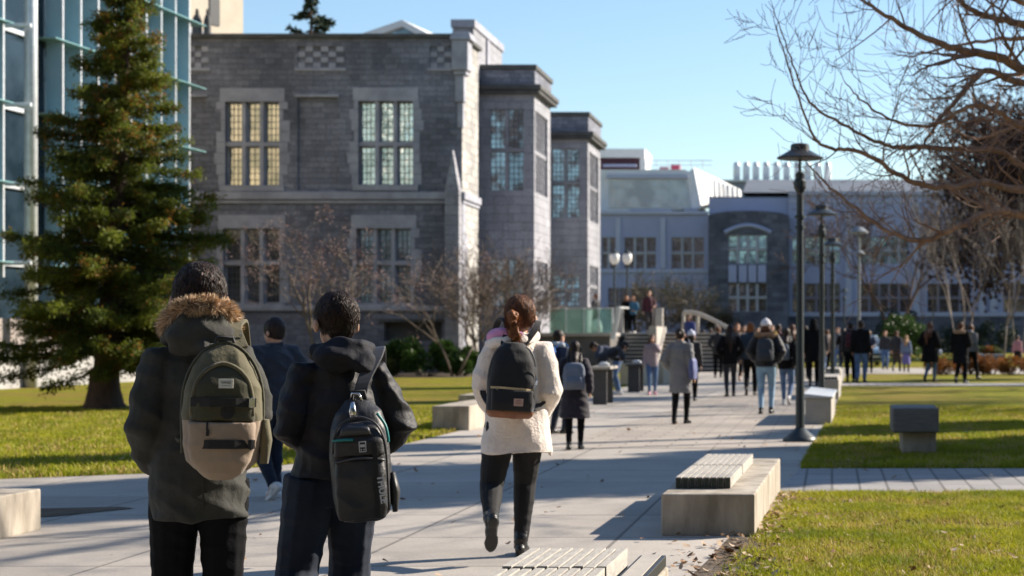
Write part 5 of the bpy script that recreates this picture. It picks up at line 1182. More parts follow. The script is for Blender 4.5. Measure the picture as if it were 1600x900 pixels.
# ------------------------------------------------------------------ bags
def pack_root(q, label, off, group=None, rz=0.0, cat='backpack', name='backpack', ry=0.0, rx=0.0):
    p = q.mat @ (V(off)); t = empty(name, p, q.yaw+R(rz)); t.rotation_euler = (R(rx), R(ry), q.yaw+R(rz)); tag(t, label, cat, group); t['_o'] = 0; del t['_o']; return t
def simple_pack(q, label, m, w=.15, h=.44, d=.075, z=.98, x=0.0, mp_=None, strap=None, back=None, accent=None, strapside=(-1,1)):
    s = q.s; yb = -(.135 if back is None else back); base = q.B((x, yb, z)); t = pack_root(q, label, V(base)*s)
    mb = MB(); mb.loft([(0,-d,0,w*.86,d*.85,3.5), (0,-d,h*.06,w,d,3.5), (0,-d,h*.5,w*1.02,d*1.08,3.2), (0,-d*.95,h*.8,w*.95,d*.92,2.8), (0,-d*.8,h*.95,w*.75,d*.65,2.5), (0,-d*.7,h,w*.4,d*.35,2)], 22)
    mb.v = [tuple(V(v)*s) for v in mb.v]; fuse(mb, 'bag_body', m, .012, t, 2, folds(.003, 7, 8, w*50))
    mb = MB(); mb.loft([(0,-d*1.95,h*.08,w*.75,d*.30,3), (0,-d*2.0,h*.28,w*.78,d*.34,3), (0,-d*1.95,h*.48,w*.7,d*.22,3)], 16); mb.v = [tuple(V(v)*s) for v in mb.v]; mb.build('pocket', mp_ or m, t, smooth=True)
    for sd in strapside:
        mb = MB(); pts = [(sd*.07-x,-.0,h*.93), (sd*.085-x,-yb-.04,1.50-z), (sd*.10-x,-yb+.06,1.475-z), (sd*.115-x,-yb+.15,1.33-z), (sd*.14-x,-yb+.12,1.14-z), (sd*.165-x,-yb-.02,1.06-z), (sd*.12-x,-.02,h*.12)]
        mb.ribbon([V(p)*s for p in catmull(pts, 4)], .045*s, .012*s, V((1,0,0))); mb.build('strap', strap or m, t)
    mb = MB(); mb.tube([V(p)*s for p in ((-.03,-d*.6,h*.97), (-.02,-d*.6,h*1.05), (.02,-d*.6,h*1.05), (.03,-d*.6,h*.97))], .007*s, 6); mb.build('handle', strap or m, t)
    return t
def text_part(txt, size, m, parent, M_, depth=.001, name='lettering', bold=0.0):
    cu_ = bpy.data.curves.new(name, 'FONT'); cu_.body = txt; cu_.size = size; cu_.extrude = depth; cu_.align_x = 'CENTER'; cu_.align_y = 'CENTER'; cu_.offset = bold; cu_.resolution_u = 3
    o = bpy.data.objects.new('tmp', cu_); col.objects.link(o); dg = bpy.context.evaluated_depsgraph_get(); me = bpy.data.meshes.new_from_object(o.evaluated_get(dg)); bpy.data.objects.remove(o)
    me.name = name; me.materials.clear(); me.materials.append(m); ob = bpy.data.objects.new(name, me); col.objects.link(ob); ob.parent = parent; ob.matrix_local = M_; return ob
FACEB = Matrix(((1,0,0,0), (0,0,-1,0), (0,1,0,0), (0,0,0,1)))     # text plane facing -y (towards a viewer behind the walker)

# ================================================================== 1: man in the fur trimmed parka
PARKA = cloth('olive_grey_parka', (.046,.046,.040), (.030,.030,.027), .85, .6, 24, sheen=.03)
m1 = person('person in grey green parka with fur trimmed hood and olive tan backpack, leftmost walker', 312, 0, 413, yaw=4, Y=6.5, H=1.675, coat=PARKA, trousers=BLK, hair='man', hm=HBLK, vox=.0085, hood=None, scarf=0 or None,
    secs=[(.0,0,.735,.178,.150), (.0,0,.80,.184,.155), (0,0,.95,.180,.150), (0,0,1.10,.172,.140), (0,0,1.25,.172,.142), (0,0,1.34,.160,.128), (0,0,1.41,.112,.100), (0,0,1.47,.075,.08)],
    sw=.142, shz=1.335, hs=1.10, armpts={-1: ((-.205,-.05,1.10), (-.165,.10,.945)), 1: ((.210,-.03,1.15), (.16,.16,1.19))}, sleeve_r=(.078,.064,.056), feet={-1: (-.085,.10,.09,0), 1: (.075,-.12,.10,10)},
    leg_r=(.092,.088,.07,.06,.058), disp=folds(.010, 4.6, 10, 3.3, .006), head=(2,4))
FURA, FURB = mat('fur_light', (.85,.66,.44), (.70,.48,.29), .6, 30, sheen=.3), mat('fur_dark', (.36,.23,.13), (.20,.12,.065), .6, 30, sheen=.3)
fur_ring(m1, [(-.100,.05,1.45), (-.116,-.04,1.488), (-.092,-.115,1.53), (-.045,-.150,1.552), (.0,-.157,1.558), (.045,-.150,1.556), (.092,-.115,1.535), (.118,-.04,1.49), (.100,.05,1.45)], .036, 13000, mats=[FURA, FURB], thick=.019)
mb = MB(); mb.ell((0,-.125,1.445), (.132,.085,.075), None, 20, 14); mb.tube([(-.11,.0,1.43), (-.11,-.08,1.46), (-.06,-.15,1.50), (.06,-.15,1.50), (.11,-.08,1.46), (.11,0,1.43)], .032, 10); mb.tube([(-.10,-.10,1.40), (0,-.20,1.40), (.10,-.10,1.40)], .03, 8)
fuse(m1.S(mb), 'hood', PARKA, .008, m1.body, 3, folds(.010, 7, 15, 9.1, .004)); strands(m1, 2600, HBLK, 5, .07); locks(m1, 1900, [HBLK, HDK], 6)
# 
mb = MB(); 0 and mb.ribbon([V((math.cos(a)*.190, math.sin(a)*.162-.0, .765)) for a in [math.pi*(1.0+.05*i) for i in range(21)]], .006, .012, V((0,0,1))); mb = MB(); mb.ribbon([V((.0,-.164,z)) for z in (.78,.9,1.0,1.1,1.2)], .007, .006, V((1,0,0))); mb.v = [tuple(V(v)*m1.s) for v in mb.v]; mb.build('back_seam', PARKA, m1.body)

OLV = cloth('olive_canvas', (.125,.110,.062), (.088,.078,.046), .8, .5, 26); OLD = cloth('dark_olive_canvas', (.06,.058,.032), (.045,.043,.026), .8, .4, 26)
TANC = cloth('tan_canvas', (.33,.255,.19), (.26,.195,.145), .8, .5, 20); WEB = cloth('black_webbing', (.014,.014,.016), rough=.6); LBL = mat('white_label', (.68,.66,.58), rough=.7); DKG = mat('dark_print', (.03,.03,.03), rough=.7)
CHROME = mat('chrome', (.7,.7,.7), rough=.25, metal=1)
t = pack_root(m1, 'olive and tan backpack with black straps worn over the grey green parka', V((.066,-.160,.895)), rz=-6, ry=1.5); t.scale = (.90,.92,.95)
def S0(mb, k=1.0): mb.v = [tuple(V(v)*k) for v in mb.v]; return mb
mb = MB(); mb.loft([(0,-.095,.035,.105,.07,2.6), (0,-.10,.07,.14,.088,2.8), (0,-.10,.14,.158,.098,3), (0,-.10,.26,.158,.10,3), (0,-.098,.36,.148,.095,2.8), (0,-.09,.43,.128,.082,2.5), (0,-.08,.485,.095,.065,2.3), (0,-.07,.52,.05,.04,2)], 30)
fuse(mb, 'bag_body', [OLV, TANC], .007, t, 3, folds(.006, 6, 7, 2.2, .002), matfn=lambda c: 1 if c.z < .225 else 0)
mb = MB(); mb.loft([(0,-.165,.0,.045,.03,2.4), (0,-.175,.03,.085,.045,2.6), (0,-.19,.07,.118,.050,3), (0,-.195,.13,.128,.05,3.4), (0,-.195,.222,.128,.048,3.4)], 28); fuse(mb, 'lower_pocket', TANC, .006, t, 3, folds(.005, 7, 9, 5.5, .002))
mb = MB(); mb.loft([(0,-.190,.228,.126,.048,3.4), (0,-.192,.30,.120,.05,3.2), (0,-.188,.37,.106,.046,2.8), (0,-.175,.42,.078,.036,2.4), (0,-.16,.445,.04,.02,2)], 28); fuse(mb, 'upper_pocket', OLD, .006, t, 3, folds(.004, 8, 8, 7.5, .0015))
arch = [(-.118,-.215,.25), (-.112,-.215,.33), (-.092,-.21,.39), (-.05,-.20,.43), (0,-.19,.447), (.05,-.20,.43), (.092,-.21,.39), (.112,-.215,.33), (.118,-.215,.25)]
mb = MB(); mb.tube(catmull(arch, 4), .008, 6); mb.build('zip_piping', OLV, t, smooth=True)
mb = MB(); mb.tube(catmull([(-.15,-.12,.10), (-.156,-.12,.30), (-.13,-.12,.42), (-.07,-.11,.50), (0,-.10,.525), (.07,-.11,.50), (.13,-.12,.42), (.156,-.12,.30), (.15,-.12,.10)], 4), .007, 6); mb.build('zip_piping', OLD, t, smooth=True)
for z, x0, x1 in ((.300,-.120,.128), (.140,-.118,.128)):
    mb = MB(); mb.ribbon([V((x0,-.222,z)), V((x0*.4,-.248,z)), V((x1*.4,-.248,z)), V((x1,-.222,z))], .034, .006, V((0,0,1))); mb.build('webbing_strap', WEB, t)
for z in (.300,.140):
    mb = MB(); mb.box((.113,-.238,z), (.022,.012,.036)); mb.box((.113,-.246,z), (.010,.006,.040)); mb.build('buckle', CHROME if z > .2 else WEB, t, bevel=.002)
mb = MB(); mb.lathe([(.0005,0), (.026,0), (.026,.006), (.0005,.007)], n=20); mb.v = [(v[0]+.02, -.238-v[2], v[1]+.262) for v in mb.v]; mb.build('round_badge', WEB, t)
mb = MB(); mb.box((.012,-.236,.372), (.056,.004,.036), rot=Matrix.Rotation(R(-8), 3, 'X')); lbo = mb.build('brand_label', LBL, t, bevel=.001)
text_part('VANS', .015, DKG, lbo, Matrix.Translation((.012,-.2385,.375)) @ FACEB, .0004)
mb = MB(); mb.box((.012,-.239,.364), (.034,.0008,.0016)); mb.box((.012,-.2392,.3595), (.024,.0008,.0014)); mb.build('label_print', DKG, lbo)
mb = MB(); mb.tube([(-.055,-.245,.225), (-.055,-.252,.20), (-.052,-.252,.178)], .004, 6); mb.box((-.052,-.253,.185), (.012,.006,.026)); mb.build('zip_pull', WEB, t)
mb = MB(); mb.loft([(.165,-.10,.06,.018,.05,3), (.172,-.10,.15,.024,.06,3), (.166,-.10,.23,.016,.055,3)], 14); mb.build('side_pocket', OLV, t, smooth=True)
mb = MB(); mb.tube([(-.045,-.09,.50), (-.03,-.10,.545), (.03,-.10,.545), (.045,-.09,.50)], .008, 8); mb.build('handle', WEB, t, smooth=True)
for sd, mm in ((1,OLV), (-1,OLD)):
    mb = MB(); x = -.062; pts = [(sd*.055+x*0,-.05,.505), (sd*.085+x,.03,.585), (sd*.105+x,.12,.615), (sd*.115+x,.22,.57), (sd*.13+x,.30,.42), (sd*.13+x,.26,.27), (sd*.13+x,.14,.18), (sd*.12+x*.4,.0,.14)]
    mb.ribbon(catmull(pts, 5), (.078 if sd > 0 else .055), .014, V((1,.15*sd,0))); mb.build('strap', mm, t, bevel=.004)
mb = MB(); mb.box((.06,-.02,.555), (.012,.008,.016)); mb.box((.035,-.03,.545), (.009,.008,.012)); mb.build('strap_buckle', CHROME, t, bevel=.002)

# ================================================================== 2: man in the black hooded jacket
NYL = mat('black_nylon', (.009,.009,.012), (.014,.014,.018), .6, 5, b=.6, bs=16, bd=.014, spec=.3)
m2 = person('person in black hooded jacket and dark jeans with black backpack on the right shoulder', 537, 0, 457, yaw=7, Y=7.2, H=1.588, coat=NYL, trousers=JEAND, hair='man', hm=HBLK, vox=.0085, hdisp=(-.035,.0,.0),
    sw=.150, shz=1.34, hs=1.04, secs=[(-.05,0,.885,.192,.15), (-.03,0,.95,.195,.155), (-.01,0,1.12,.188,.150), (0,0,1.25,.184,.148), (0,0,1.34,.165,.128), (-.02,0,1.41,.110,.10), (-.03,0,1.46,.085,.08)],
    armpts={-1: ((-.240,-.04,1.10), (-.14,.07,1.02)), 1: ((.250,-.05,1.11), (.16,.07,1.01))}, sleeve_r=(.080,.068,.060), hipx=-.05, feet={-1: (-.235,-.16,.12,18), 1: (.045,.16,.09,0)},
    leg_r=(.115,.108,.088,.07,.075), disp=folds(.011, 5.0, 10, 13.3, .007), head=(24,6))
mb = MB(); mb.ell((-.02,-.115,1.435), (.125,.080,.080), None, 18, 12); mb.tube([(-.12,.03,1.44), (-.13,-.05,1.455), (-.07,-.13,1.475), (.05,-.14,1.475), (.10,-.09,1.46), (.10,.03,1.44)], .030, 10); mb.ell((.06,-.15,1.40), (.06,.05,.06), None, 12, 8)
fuse(m2.S(mb), 'hood', cloth('black_hood_fabric', (.009,.010,.016), (.015,.016,.023), .8, .4, sheen=0), .008, m2.body, 2, folds(.013, 7, 12, 29.1, .004)); strands(m2, 2600, HBLK, 15, .07); locks(m2, 1900, [HBLK, HDK], 16)
THN = mat('black_ripstop', (.013,.013,.015), (.02,.02,.023), .5, 8, b=.5, bs=30, bd=.008); TEAL = mat('teal_piping', (.01,.22,.22), rough=.5); GRM = mat('grey_eva', (.05,.05,.058), (.04,.04,.045), .45, 8); LOGO = mat('silver_print', (.55,.56,.6), rough=.5)
t = pack_root(m2, 'black backpack with teal edging and white lettering down its side', V((.066,-.155,.665)), rz=-10, ry=-3); t.scale = (.90,.92,.95)
mb = MB(); mb.loft([(0,-.09,0,.085,.07,2.8), (0,-.10,.03,.118,.09,3), (0,-.10,.10,.132,.098,3), (0,-.10,.28,.134,.10,3), (0,-.095,.40,.125,.09,2.8), (0,-.085,.47,.10,.07,2.5), (0,-.07,.52,.05,.035,2)], 28)
fuse(mb, 'bag_body', THN, .007, t, 3, folds(.006, 6, 7, 12.2, .002))
mb = MB(); mb.loft([(0,-.19,.015,.10,.035,3), (0,-.20,.06,.112,.042,3.2), (0,-.20,.20,.112,.042,3.2), (0,-.195,.27,.108,.036,3)], 24); fuse(mb, 'lower_pocket', THN, .006, t, 3, folds(.005, 6, 9, 15.5, .002))
mb = MB(); mb.loft([(0,-.188,.285,.112,.04,3.2), (0,-.19,.345,.110,.042,3), (0,-.18,.40,.092,.034,2.7), (0,-.165,.43,.05,.018,2.3)], 24); fuse(mb, 'upper_pocket', THN, .006, t, 2, folds(.003, 6, 9, 19.5, .001))
mb = MB(); mb.loft([(-.01,-.222,.375,.07,.012,3), (-.01,-.215,.405,.06,.013,3), (-.01,-.20,.425,.03,.01,2.5)], 18); mb.build('moulded_panel', GRM, t, smooth=True)
for pts in ([(-.112,-.20,.355), (-.06,-.232,.358), (-.02,-.235,.356)], [(.085,-.17,.46), (.118,-.175,.41), (.128,-.175,.36), (.128,-.17,.335)]):
    mb = MB(); mb.tube(catmull(pts, 4), .0065, 6); mb.build('teal_zip', TEAL, t, smooth=True)
for pts in ([(-.115,-.19,.30), (-.105,-.205,.37), (-.07,-.205,.425), (0,-.19,.45), (.07,-.205,.425), (.105,-.205,.37), (.118,-.19,.28), (.118,-.20,.05)], [(-.11,-.215,.262), (0,-.240,.278), (.11,-.215,.262)]):
    mb = MB(); mb.tube(catmull(pts, 4), .0055, 6); mb.build('zip_piping', GRM, t, smooth=True)
mb = MB(); mb.ribbon([V((.070,-.240,.335)), V((.070,-.246,.26)), V((.070,-.243,.02))], .022, .005, V((1,0,0))); mb.build('webbing_strap', WEB, t)
text_part('THULE', .040, LOGO, t, Matrix.Translation((.062+.030,-.2475,.14)) @ FACEB @ Matrix.Rotation(R(-84), 4, 'Z'), .0006, bold=.0012)
mb = MB(); W_ = .014
for a, b, c, d in ((0,.021,.030,.004), (0,-.021,.030,.004), (-.014,0,.004,.040), (.014,0,.004,.040), (0,.004,.022,.012), (-.006,-.012,.006,.006), (.006,-.012,.006,.006)): mb.box((.018+a,-.237,.325+b), (c,.004,d))
mb.build('reflective_tag', LOGO, t)
mb = MB(); mb.tube([(-.03,-.09,.52), (-.02,-.11,.55), (.01,-.12,.545), (.02,-.12,.515)], .006, 8); mb.build('carabiner', CHROME, t, smooth=True)
mb = MB(); mb.loft([(-.018,-.165,.43,.012,.008,2.5), (-.02,-.17,.475,.016,.010,2.5), (-.018,-.16,.515,.008,.006,2)], 10); mb.build('silver_charm', CHROME, t, smooth=True)
mb = MB(); mb.tube([(-.03,-.07,.50), (-.02,-.08,.555), (.03,-.08,.555), (.04,-.07,.50)], .009, 8); mb.build('handle', WEB, t, smooth=True)
mb = MB(); x = -.085; mb.ribbon(catmull([(.0,-.06,.50), (.055+x*.3,-.03,.60), (.120+x*.4,.05,.700), (.135+x*.4,.15,.735), (.13+x*.4,.26,.64), (.10,.26,.45), (.09,.14,.26), (.09,.0,.14)], 5), .058, .014, V((1,.25,.1))); mb.build('strap', GRM, t, bevel=.004)
mb = MB(); mb.loft([(.140,-.10,.03,.012,.045,3), (.146,-.10,.12,.022,.055,3), (.138,-.10,.20,.012,.05,3)], 14); mb.build('side_pocket', THN, t, smooth=True)

# ================================================================== 3: dark person between them, farther on
m3 = person('person in dark navy jacket half hidden between the two near walkers, white shoes', 428, 780, 499, yaw=30, Y=14.85, H=1.565, coat=cloth('navy_jacket', (.012,.018,.032), (.02,.028,.045), .7), hem=.80, puff=.035, trousers=JEAND, shoes=SHW, hair='short', vox=.012, arms=('pocket','pocket'), stride=.12, head=(25,8), hipx=.0, hs=1.1)

# ================================================================== 4: woman in the white coat
FLEECE = mat('cream_fleece', (.84,.74,.67), (.74,.64,.57), .95, 9, b=.9, bs=55, bd=.012, sheen=.6)
m4 = person('person in cream fleece coat and black leggings with black backpack, hair in a ponytail', 805, 869, 463, yaw=2, Y=10.95, H=1.655, female=True, coat=FLEECE, trousers=BLK2, hair='none', hm=HBRN, vox=.009, hdisp=(.035,.0,.0), sw=.150, shz=1.345, hs=1.12,
    secs=[(.01,-.01,.690,.232,.175), (.01,-.01,.76,.228,.172), (.01,0,.92,.205,.160), (0,0,1.08,.185,.150), (0,0,1.22,.190,.150), (0,0,1.34,.180,.135), (.01,0,1.42,.125,.11), (.02,0,1.475,.09,.09)],
    armpts={-1: ((-.212,.02,1.13), (-.15,.20,.99)), 1: ((.222,-.05,1.10), (.185,.12,.96))}, sleeve_r=(.094,.080,.062), feet={-1: (-.165,-.40,.285,64), 1: (.040,.06,.095,0)},
    leg_r=(.105,.088,.062,.055,.046), disp=folds(.011, 3.2, 6, 41.3, .0025), head=(-14,2))
PINK = cloth('pink_lining', (.62,.28,.50), (.5,.22,.42), .8, .5, 18)
mb = MB(); mb.tube(catmull([(-.13,.05,1.44), (-.145,-.04,1.455), (-.10,-.12,1.475), (-.03,-.145,1.47), (.03,-.13,1.45)], 4), .040, 10); fuse(m4.S(mb), 'pink_collar', PINK, .008, m4.body, 2, folds(.006, 9, 12, 3.1))
mb = MB(); mb.tube(catmull([(-.15,.04,1.40), (-.16,-.05,1.405), (-.11,-.15,1.42), (.0,-.17,1.425), (.08,-.12,1.44), (.125,-.03,1.46), (.12,.05,1.44)], 4), .036, 10); fuse(m4.S(mb), 'hood', FLEECE, .008, m4.body, 2, folds(.006, 9, 12, 5.1))
mb = MB(); mb.ell(m4.hd((0,-.020,.025)), (.097,.110,.110), None, 22, 16); mb.ell(m4.hd((0,-.05,-.03)), (.072,.062,.055), None, 14, 10); fuse(m4.S(mb), 'hair', HBRN, .006, m4.body, 1, lambda p: .005*noise.noise(V((p.x*75, p.y*75, p.z*14)))); strands(m4, 2600, [HBRN], 25, .08); locks(m4, 1800, [HBRN, HRED], 26, .07)
mb = MB(); bp = [m4.hd(p) for p in ((-.02,-.115,.01), (-.02,-.165,.0), (-.012,-.185,-.06), (.0,-.19,-.13), (.01,-.19,-.19), (.015,-.185,-.235))]; mb.tube(catmull(bp, 4), lerp_list([.022,.040,.034,.044,.030,.010], 21), 12)
fuse(m4.S(mb), 'ponytail', HRED, .006, m4.body, 1, lambda p: .012*noise.noise(V((p.x*40, p.y*40, p.z*34)))); 
fur_ring(m4, [tuple(m4.hd(p)) for p in ((-.018,-.16,.0), (-.012,-.182,-.06), (.0,-.188,-.13), (.01,-.188,-.19), (.015,-.18,-.22))], .045, 4200, 'ponytail_wisps', [HRED, HBRN], 12, .026, (0,0,-.9))
mb = MB()
for k in range(10): a = k*.628; mb.ell(m4.hd((-.02+math.cos(a)*.020,-.128,.012+math.sin(a)*.020)), (.014,.013,.014), None, 8, 6)
fuse(m4.S(mb), 'scrunchie', mat('red_scrunchie', (.55,.02,.015), rough=.7), .005, m4.body, 1)
for sd in (-1, 1):
    hp, kn, an, pit = m4.legs[sd]; d = (kn-an).normalized(); mb = MB(); mb.tube([an+d*.05, an+d*.075, an+d*.105], [.047,.050,.048], 16); fuse(m4.S(mb), 'sock', mat('pale_pink_sock', (.68,.52,.50), (.6,.45,.44), .9, 20, b=.4, bs=80), .006, m4.body, 1)
    Rf = Matrix.Rotation(R(-8*sd), 3, 'Z') @ Matrix.Rotation(-pit, 3, 'X'); f = lambda p: an+Rf @ V(p); mb = MB(); mb.tube([f((0,-.01,-.045)), f((0,-.008,.02)), an+d*.062], [.046,.048,.05], 14); mb.ell(f((0,.04,-.042)), (.042,.08,.045), Rf, 12, 8); fuse(m4.S(mb), 'ankle_boot', SHB, .006, m4.body, 2, folds(.003, 14, 24, sd))
mb = MB(); mb.loft([(.235,.10,.66,.012,.05,3), (.215,.10,.80,.014,.06,3), (.20,.09,.95,.012,.05,3)], 14); fuse(m4.S(mb), 'coat_flap', FLEECE, .008, m4.body, 2)
t = pack_root(m4, 'black backpack with tan zip and brown leather base worn on the cream coat', V((-.055,-.165,.905)), rz=6, ry=4)
BLKC = cloth('black_canvas', (.012,.012,.014), (.017,.017,.02), .75, .3, 26); LTH = mat('brown_leather', (.23,.085,.035), (.16,.06,.025), .5, 12, b=.3, bs=40)
mb = MB(); mb.loft([(0,-.075,0,.125,.065,3.4), (0,-.085,.03,.148,.082,3.4), (0,-.088,.10,.152,.088,3.2), (0,-.085,.25,.148,.085,3), (0,-.08,.36,.132,.078,2.7), (0,-.07,.43,.105,.062,2.4), (0,-.06,.475,.06,.04,2.1)], 28)
fuse(mb, 'bag_body', [BLKC, LTH], .007, t, 3, folds(.004, 6, 7, 32.2, .002), matfn=lambda c: 1 if c.z < .045 else 0)
mb = MB(); mb.loft([(0,-.160,.048,.128,.03,3.4), (0,-.165,.10,.132,.034,3.4), (0,-.160,.178,.128,.028,3.4)], 24); fuse(mb, 'front_pocket', BLKC, .006, t, 2, folds(.003, 7, 9, 35.5, .001))
mb = MB(); mb.ribbon([V((-.135,-.145,.188)), V((-.08,-.176,.19)), V((.08,-.176,.186)), V((.13,-.150,.182))], .014, .006, V((0,0,1))); mb.build('tan_zip', mat('tan_zip_tape', (.55,.42,.25), rough=.6), t)
mb = MB(); mb.box((-.10,-.178,.178), (.008,.005,.022)); mb.build('zip_pull', CHROME, t)
mb = MB(); mb.box((.035,-.198,.105), (.058,.003,.046), rot=Matrix.Rotation(R(3), 3, 'X')); lb2 = mb.build('woven_label', mat('pink_beige_label', (.52,.36,.31), rough=.8), t)
mb = MB()
for dz, w_ in ((.012,.030), (.002,.040), (-.008,.034)): mb.box((.035,-.2002,.105+dz), (w_,.0008,.0035))
mb.build('label_print', mat('label_red_print', (.30,.10,.09), rough=.8), lb2)
mb = MB(); mb.tube(catmull([(-.14,-.10,.06), (-.15,-.10,.26), (-.12,-.10,.40), (-.06,-.09,.455), (.06,-.09,.455), (.12,-.10,.40), (.15,-.10,.26), (.14,-.10,.06)], 4), .005, 6); mb.build('zip_piping', mat('grey_zip', (.12,.12,.13), rough=.4), t, smooth=True)
mb = MB(); mb.ribbon(catmull([(.128,-.15,.33), (.150,-.13,.26), (.140,-.155,.20), (.146,-.13,.10), (.128,-.15,.05)], 4), .012, .004, V((1,0,0))); mb.build('side_cord', LOGO, t)
for sd in (-1, 1):
    mb = MB(); x = .055; mb.ribbon(catmull([(sd*.06,-.03,.455), (sd*.09+x,.03,.575), (sd*.115+x,.12,.625), (sd*.13+x,.24,.58), (sd*.15+x,.32,.40), (sd*.19+x,.28,.25), (sd*.20+x,.12,.14), (sd*.13+x*.4,-.02,.06)], 5), .040, .010, V((1,.1*sd,0))); mb.build('strap', BLKC, t, bevel=.003)

# ================================================================== walkers farther away
def C(n, c, r=.8): return cloth(n, c, None, r)
NAVY = C('navy_cloth', (.02,.035,.075)); ROYAL = C('royal_blue_cloth', (.03,.14,.42)); GREYW = C('grey_wool', (.20,.20,.205)); LILAC = C('lilac_grey_fabric', (.38,.30,.32)); CHAR = C('charcoal_cloth', (.03,.03,.035)); AUB = C('burgundy_cloth', (.07,.015,.025))
PURP = C('violet_cloth', (.16,.14,.36)); DENJ = C('denim_jacket', (.16,.22,.33)); BRNJ = C('brown_cloth', (.16,.08,.05)); PNK = C('dusty_pink_cloth', (.42,.2,.22)); AUBD = C('plum_black_cloth', (.022,.018,.028))
G_ = 'students walking across the mall'
W = {}
W['a'] = person('person with long black hair and long plum black coat beside the woman in cream', 898, 703, 533, yaw=-3, female=True, coat=AUBD, hem=.50, flare=.05, puff=.012, trousers=BLK, hair='long', arms=('pocket','swingb'), stride=.07, group=G_, vox=.014)
simple_pack(W['a'], 'small blue grey square backpack worn on the long plum black coat', C('blue_grey_canvas', (.17,.20,.26)), w=.17, h=.42, d=.06, z=.95, back=.16, strap=BLKC)
W['b'] = person('person in blue jacket and face mask seen just right of the woman in cream', 873, 678, 516, yaw=-50, coat=NAVY, trousers=JEAND, hair='short', arms=('down','down'), stride=.05, group=G_, scarf=C('pale_grey_mask', (.5,.55,.6)))
simple_pack(W['b'], 'bright blue backpack next to the cream fleece sleeve', ROYAL, z=1.0)
W['c'] = person('person with dark hair bending over the nearer dark table', 941, 622, 0, yaw=-70, H=1.62, coat=CHAR, trousers=NAVY, hair='bob', arms=('table','table'), lean=R(62), stride=.05, group=G_, vox=.015)
W['d'] = person('person in dark navy jacket and jeans bending forward, white shoes, by the farther table', 966, 617, 0, yaw=75, H=1.70, coat=NAVY, hem=.98, trousers=JEAN, shoes=SHW, hair='short', arms=('table','table'), lean=R(70), stride=.05, group=G_, vox=.015)
W['e'] = person('person in open lilac grey jacket and jeans with pink shoes walking towards the viewer', 1019, 617, 523, yaw=4, face_cam=True, female=True, coat=LILAC, hem=.80, trousers=JEAN, shoes=SHP, hair='long', hm=HBRN, arms=('face','down'), stride=.10, group=G_, vox=.015)
W['f'] = person('person in knee length grey wool coat carrying a blue shoulder bag, walking away', 1063, 663, 513, yaw=-14, female=True, coat=GREYW, hem=.56, flare=.012, puff=.02, trousers=BLK, shoes=BLK, hair='bun', arms=('pocket','down'), stride=.10, group=G_, vox=.014)
W['g'] = person('person with brown hair and blue coat higher up on the steps behind the grey coat', 1077, 585, 495, yaw=160, Y=66, z0=.55, H=1.68, female=True, coat=C('cobalt_coat', (.04,.06,.22)), trousers=BLK, hair='long', hm=HBRN, arms=('down','down'), group='people on the terrace and steps')
W['h'] = person('person in white and blue knit hat right behind the grey coat', 1080, 627, 517, yaw=0, coat=CHAR, hem=.78, trousers=BLK, hair='bob', hat=C('white_knit', (.62,.64,.75)), arms=('down','down'), group=G_)
W['i'] = person('person in black with black backpack at the foot of the steps', 1110, 578, 513, coat=BLK, trousers=BLK, hair='short', group=G_, stride=.14)
simple_pack(W['i'], 'black backpack of the walker at the foot of the steps', CHAR)
W['j'] = person('person with very long black hair in black jacket, left of the fair haired walker', 1141, 620, 508, yaw=4, female=True, coat=BLK, hem=.78, puff=.01, trousers=C('black_jeans', (.02,.022,.03)), hair='longer', stride=.09, group=G_, arms=('pocket','pocket'))
W['k'] = person('person with reddish hair and brown grey coat between the two dark walkers', 1152, 596, 506, yaw=6, face_cam=True, female=True, coat=C('brown_grey_coat', (.13,.10,.09)), trousers=BLK, hair='long', hm=HRED, group=G_)
W['l'] = person('person with auburn hair and dark blue jacket left of the white beanie', 1173, 618, 504, yaw=-4, coat=C('ink_blue_jacket', (.02,.04,.07)), trousers=BLK, hair='bob', hm=HRED, stride=.17, group=G_)
W['m'] = person('person in white beanie, black padded jacket with brown fur hood and light jeans', 1197, 647, 500, yaw=-4, female=True, coat=C('black_padded', (.014,.015,.02), .6), hem=.86, puff=.03, trousers=JEANL, shoes=SHB, hair='bob', hm=HBRN, hat=C('white_beanie', (.72,.70,.74)), arms=('pocket','pocket'), stride=.08, group=G_, vox=.0135, head=(-6,0))
fur_ring(W['m'], [(-.17,.0,1.42), (-.15,-.10,1.44), (-.06,-.17,1.42), (.06,-.17,1.42), (.15,-.10,1.44), (.17,.0,1.42)], .045, 3500, mats=[FURB, FURB], thick=.035)
mb = MB(); mb.tube([(.10,-.12,1.42), (.16,-.08,1.47), (.20,.02,1.42)], [.03,.045,.03], 8); fuse(W['m'].S(mb), 'yellow_scarf_end', C('mustard_cloth', (.45,.33,.04)), .012, W['m'].body)
simple_pack(W['m'], 'dark grey backpack with a pale side stripe under the white beanie', C('slate_canvas', (.035,.045,.06)), w=.15, h=.40, z=.97, back=.17)
W['n'] = person('person with long black hair, blue jeans and white shoes right of the white beanie', 1229, 633, 513, yaw=-8, female=True, coat=BLK, hem=.80, puff=.02, trousers=JEAN, shoes=SHW, hair='long', stride=.19, arms=('swingf','swingb'), group=G_, vox=.014, lead=-1)
simple_pack(W['n'], 'grey blue backpack on the black jacket right of the beanie', C('grey_blue_canvas', (.10,.13,.18)), w=.14, h=.36, z=1.0, x=-.05)
W['o'] = person('tall person in black hooded coat behind the nearest lamp post', 1271, 603, 499, coat=BLK, hem=.62, puff=.02, trousers=BLK, hood='up', stride=.14, group=G_)
W['p'] = person('person in grey jacket between the second and third lamp posts', 1309, 580, 511, face_cam=True, coat=C('steel_grey_jacket', (.12,.13,.15)), trousers=JEAN, hair='short', hm=HBRN, group=G_)
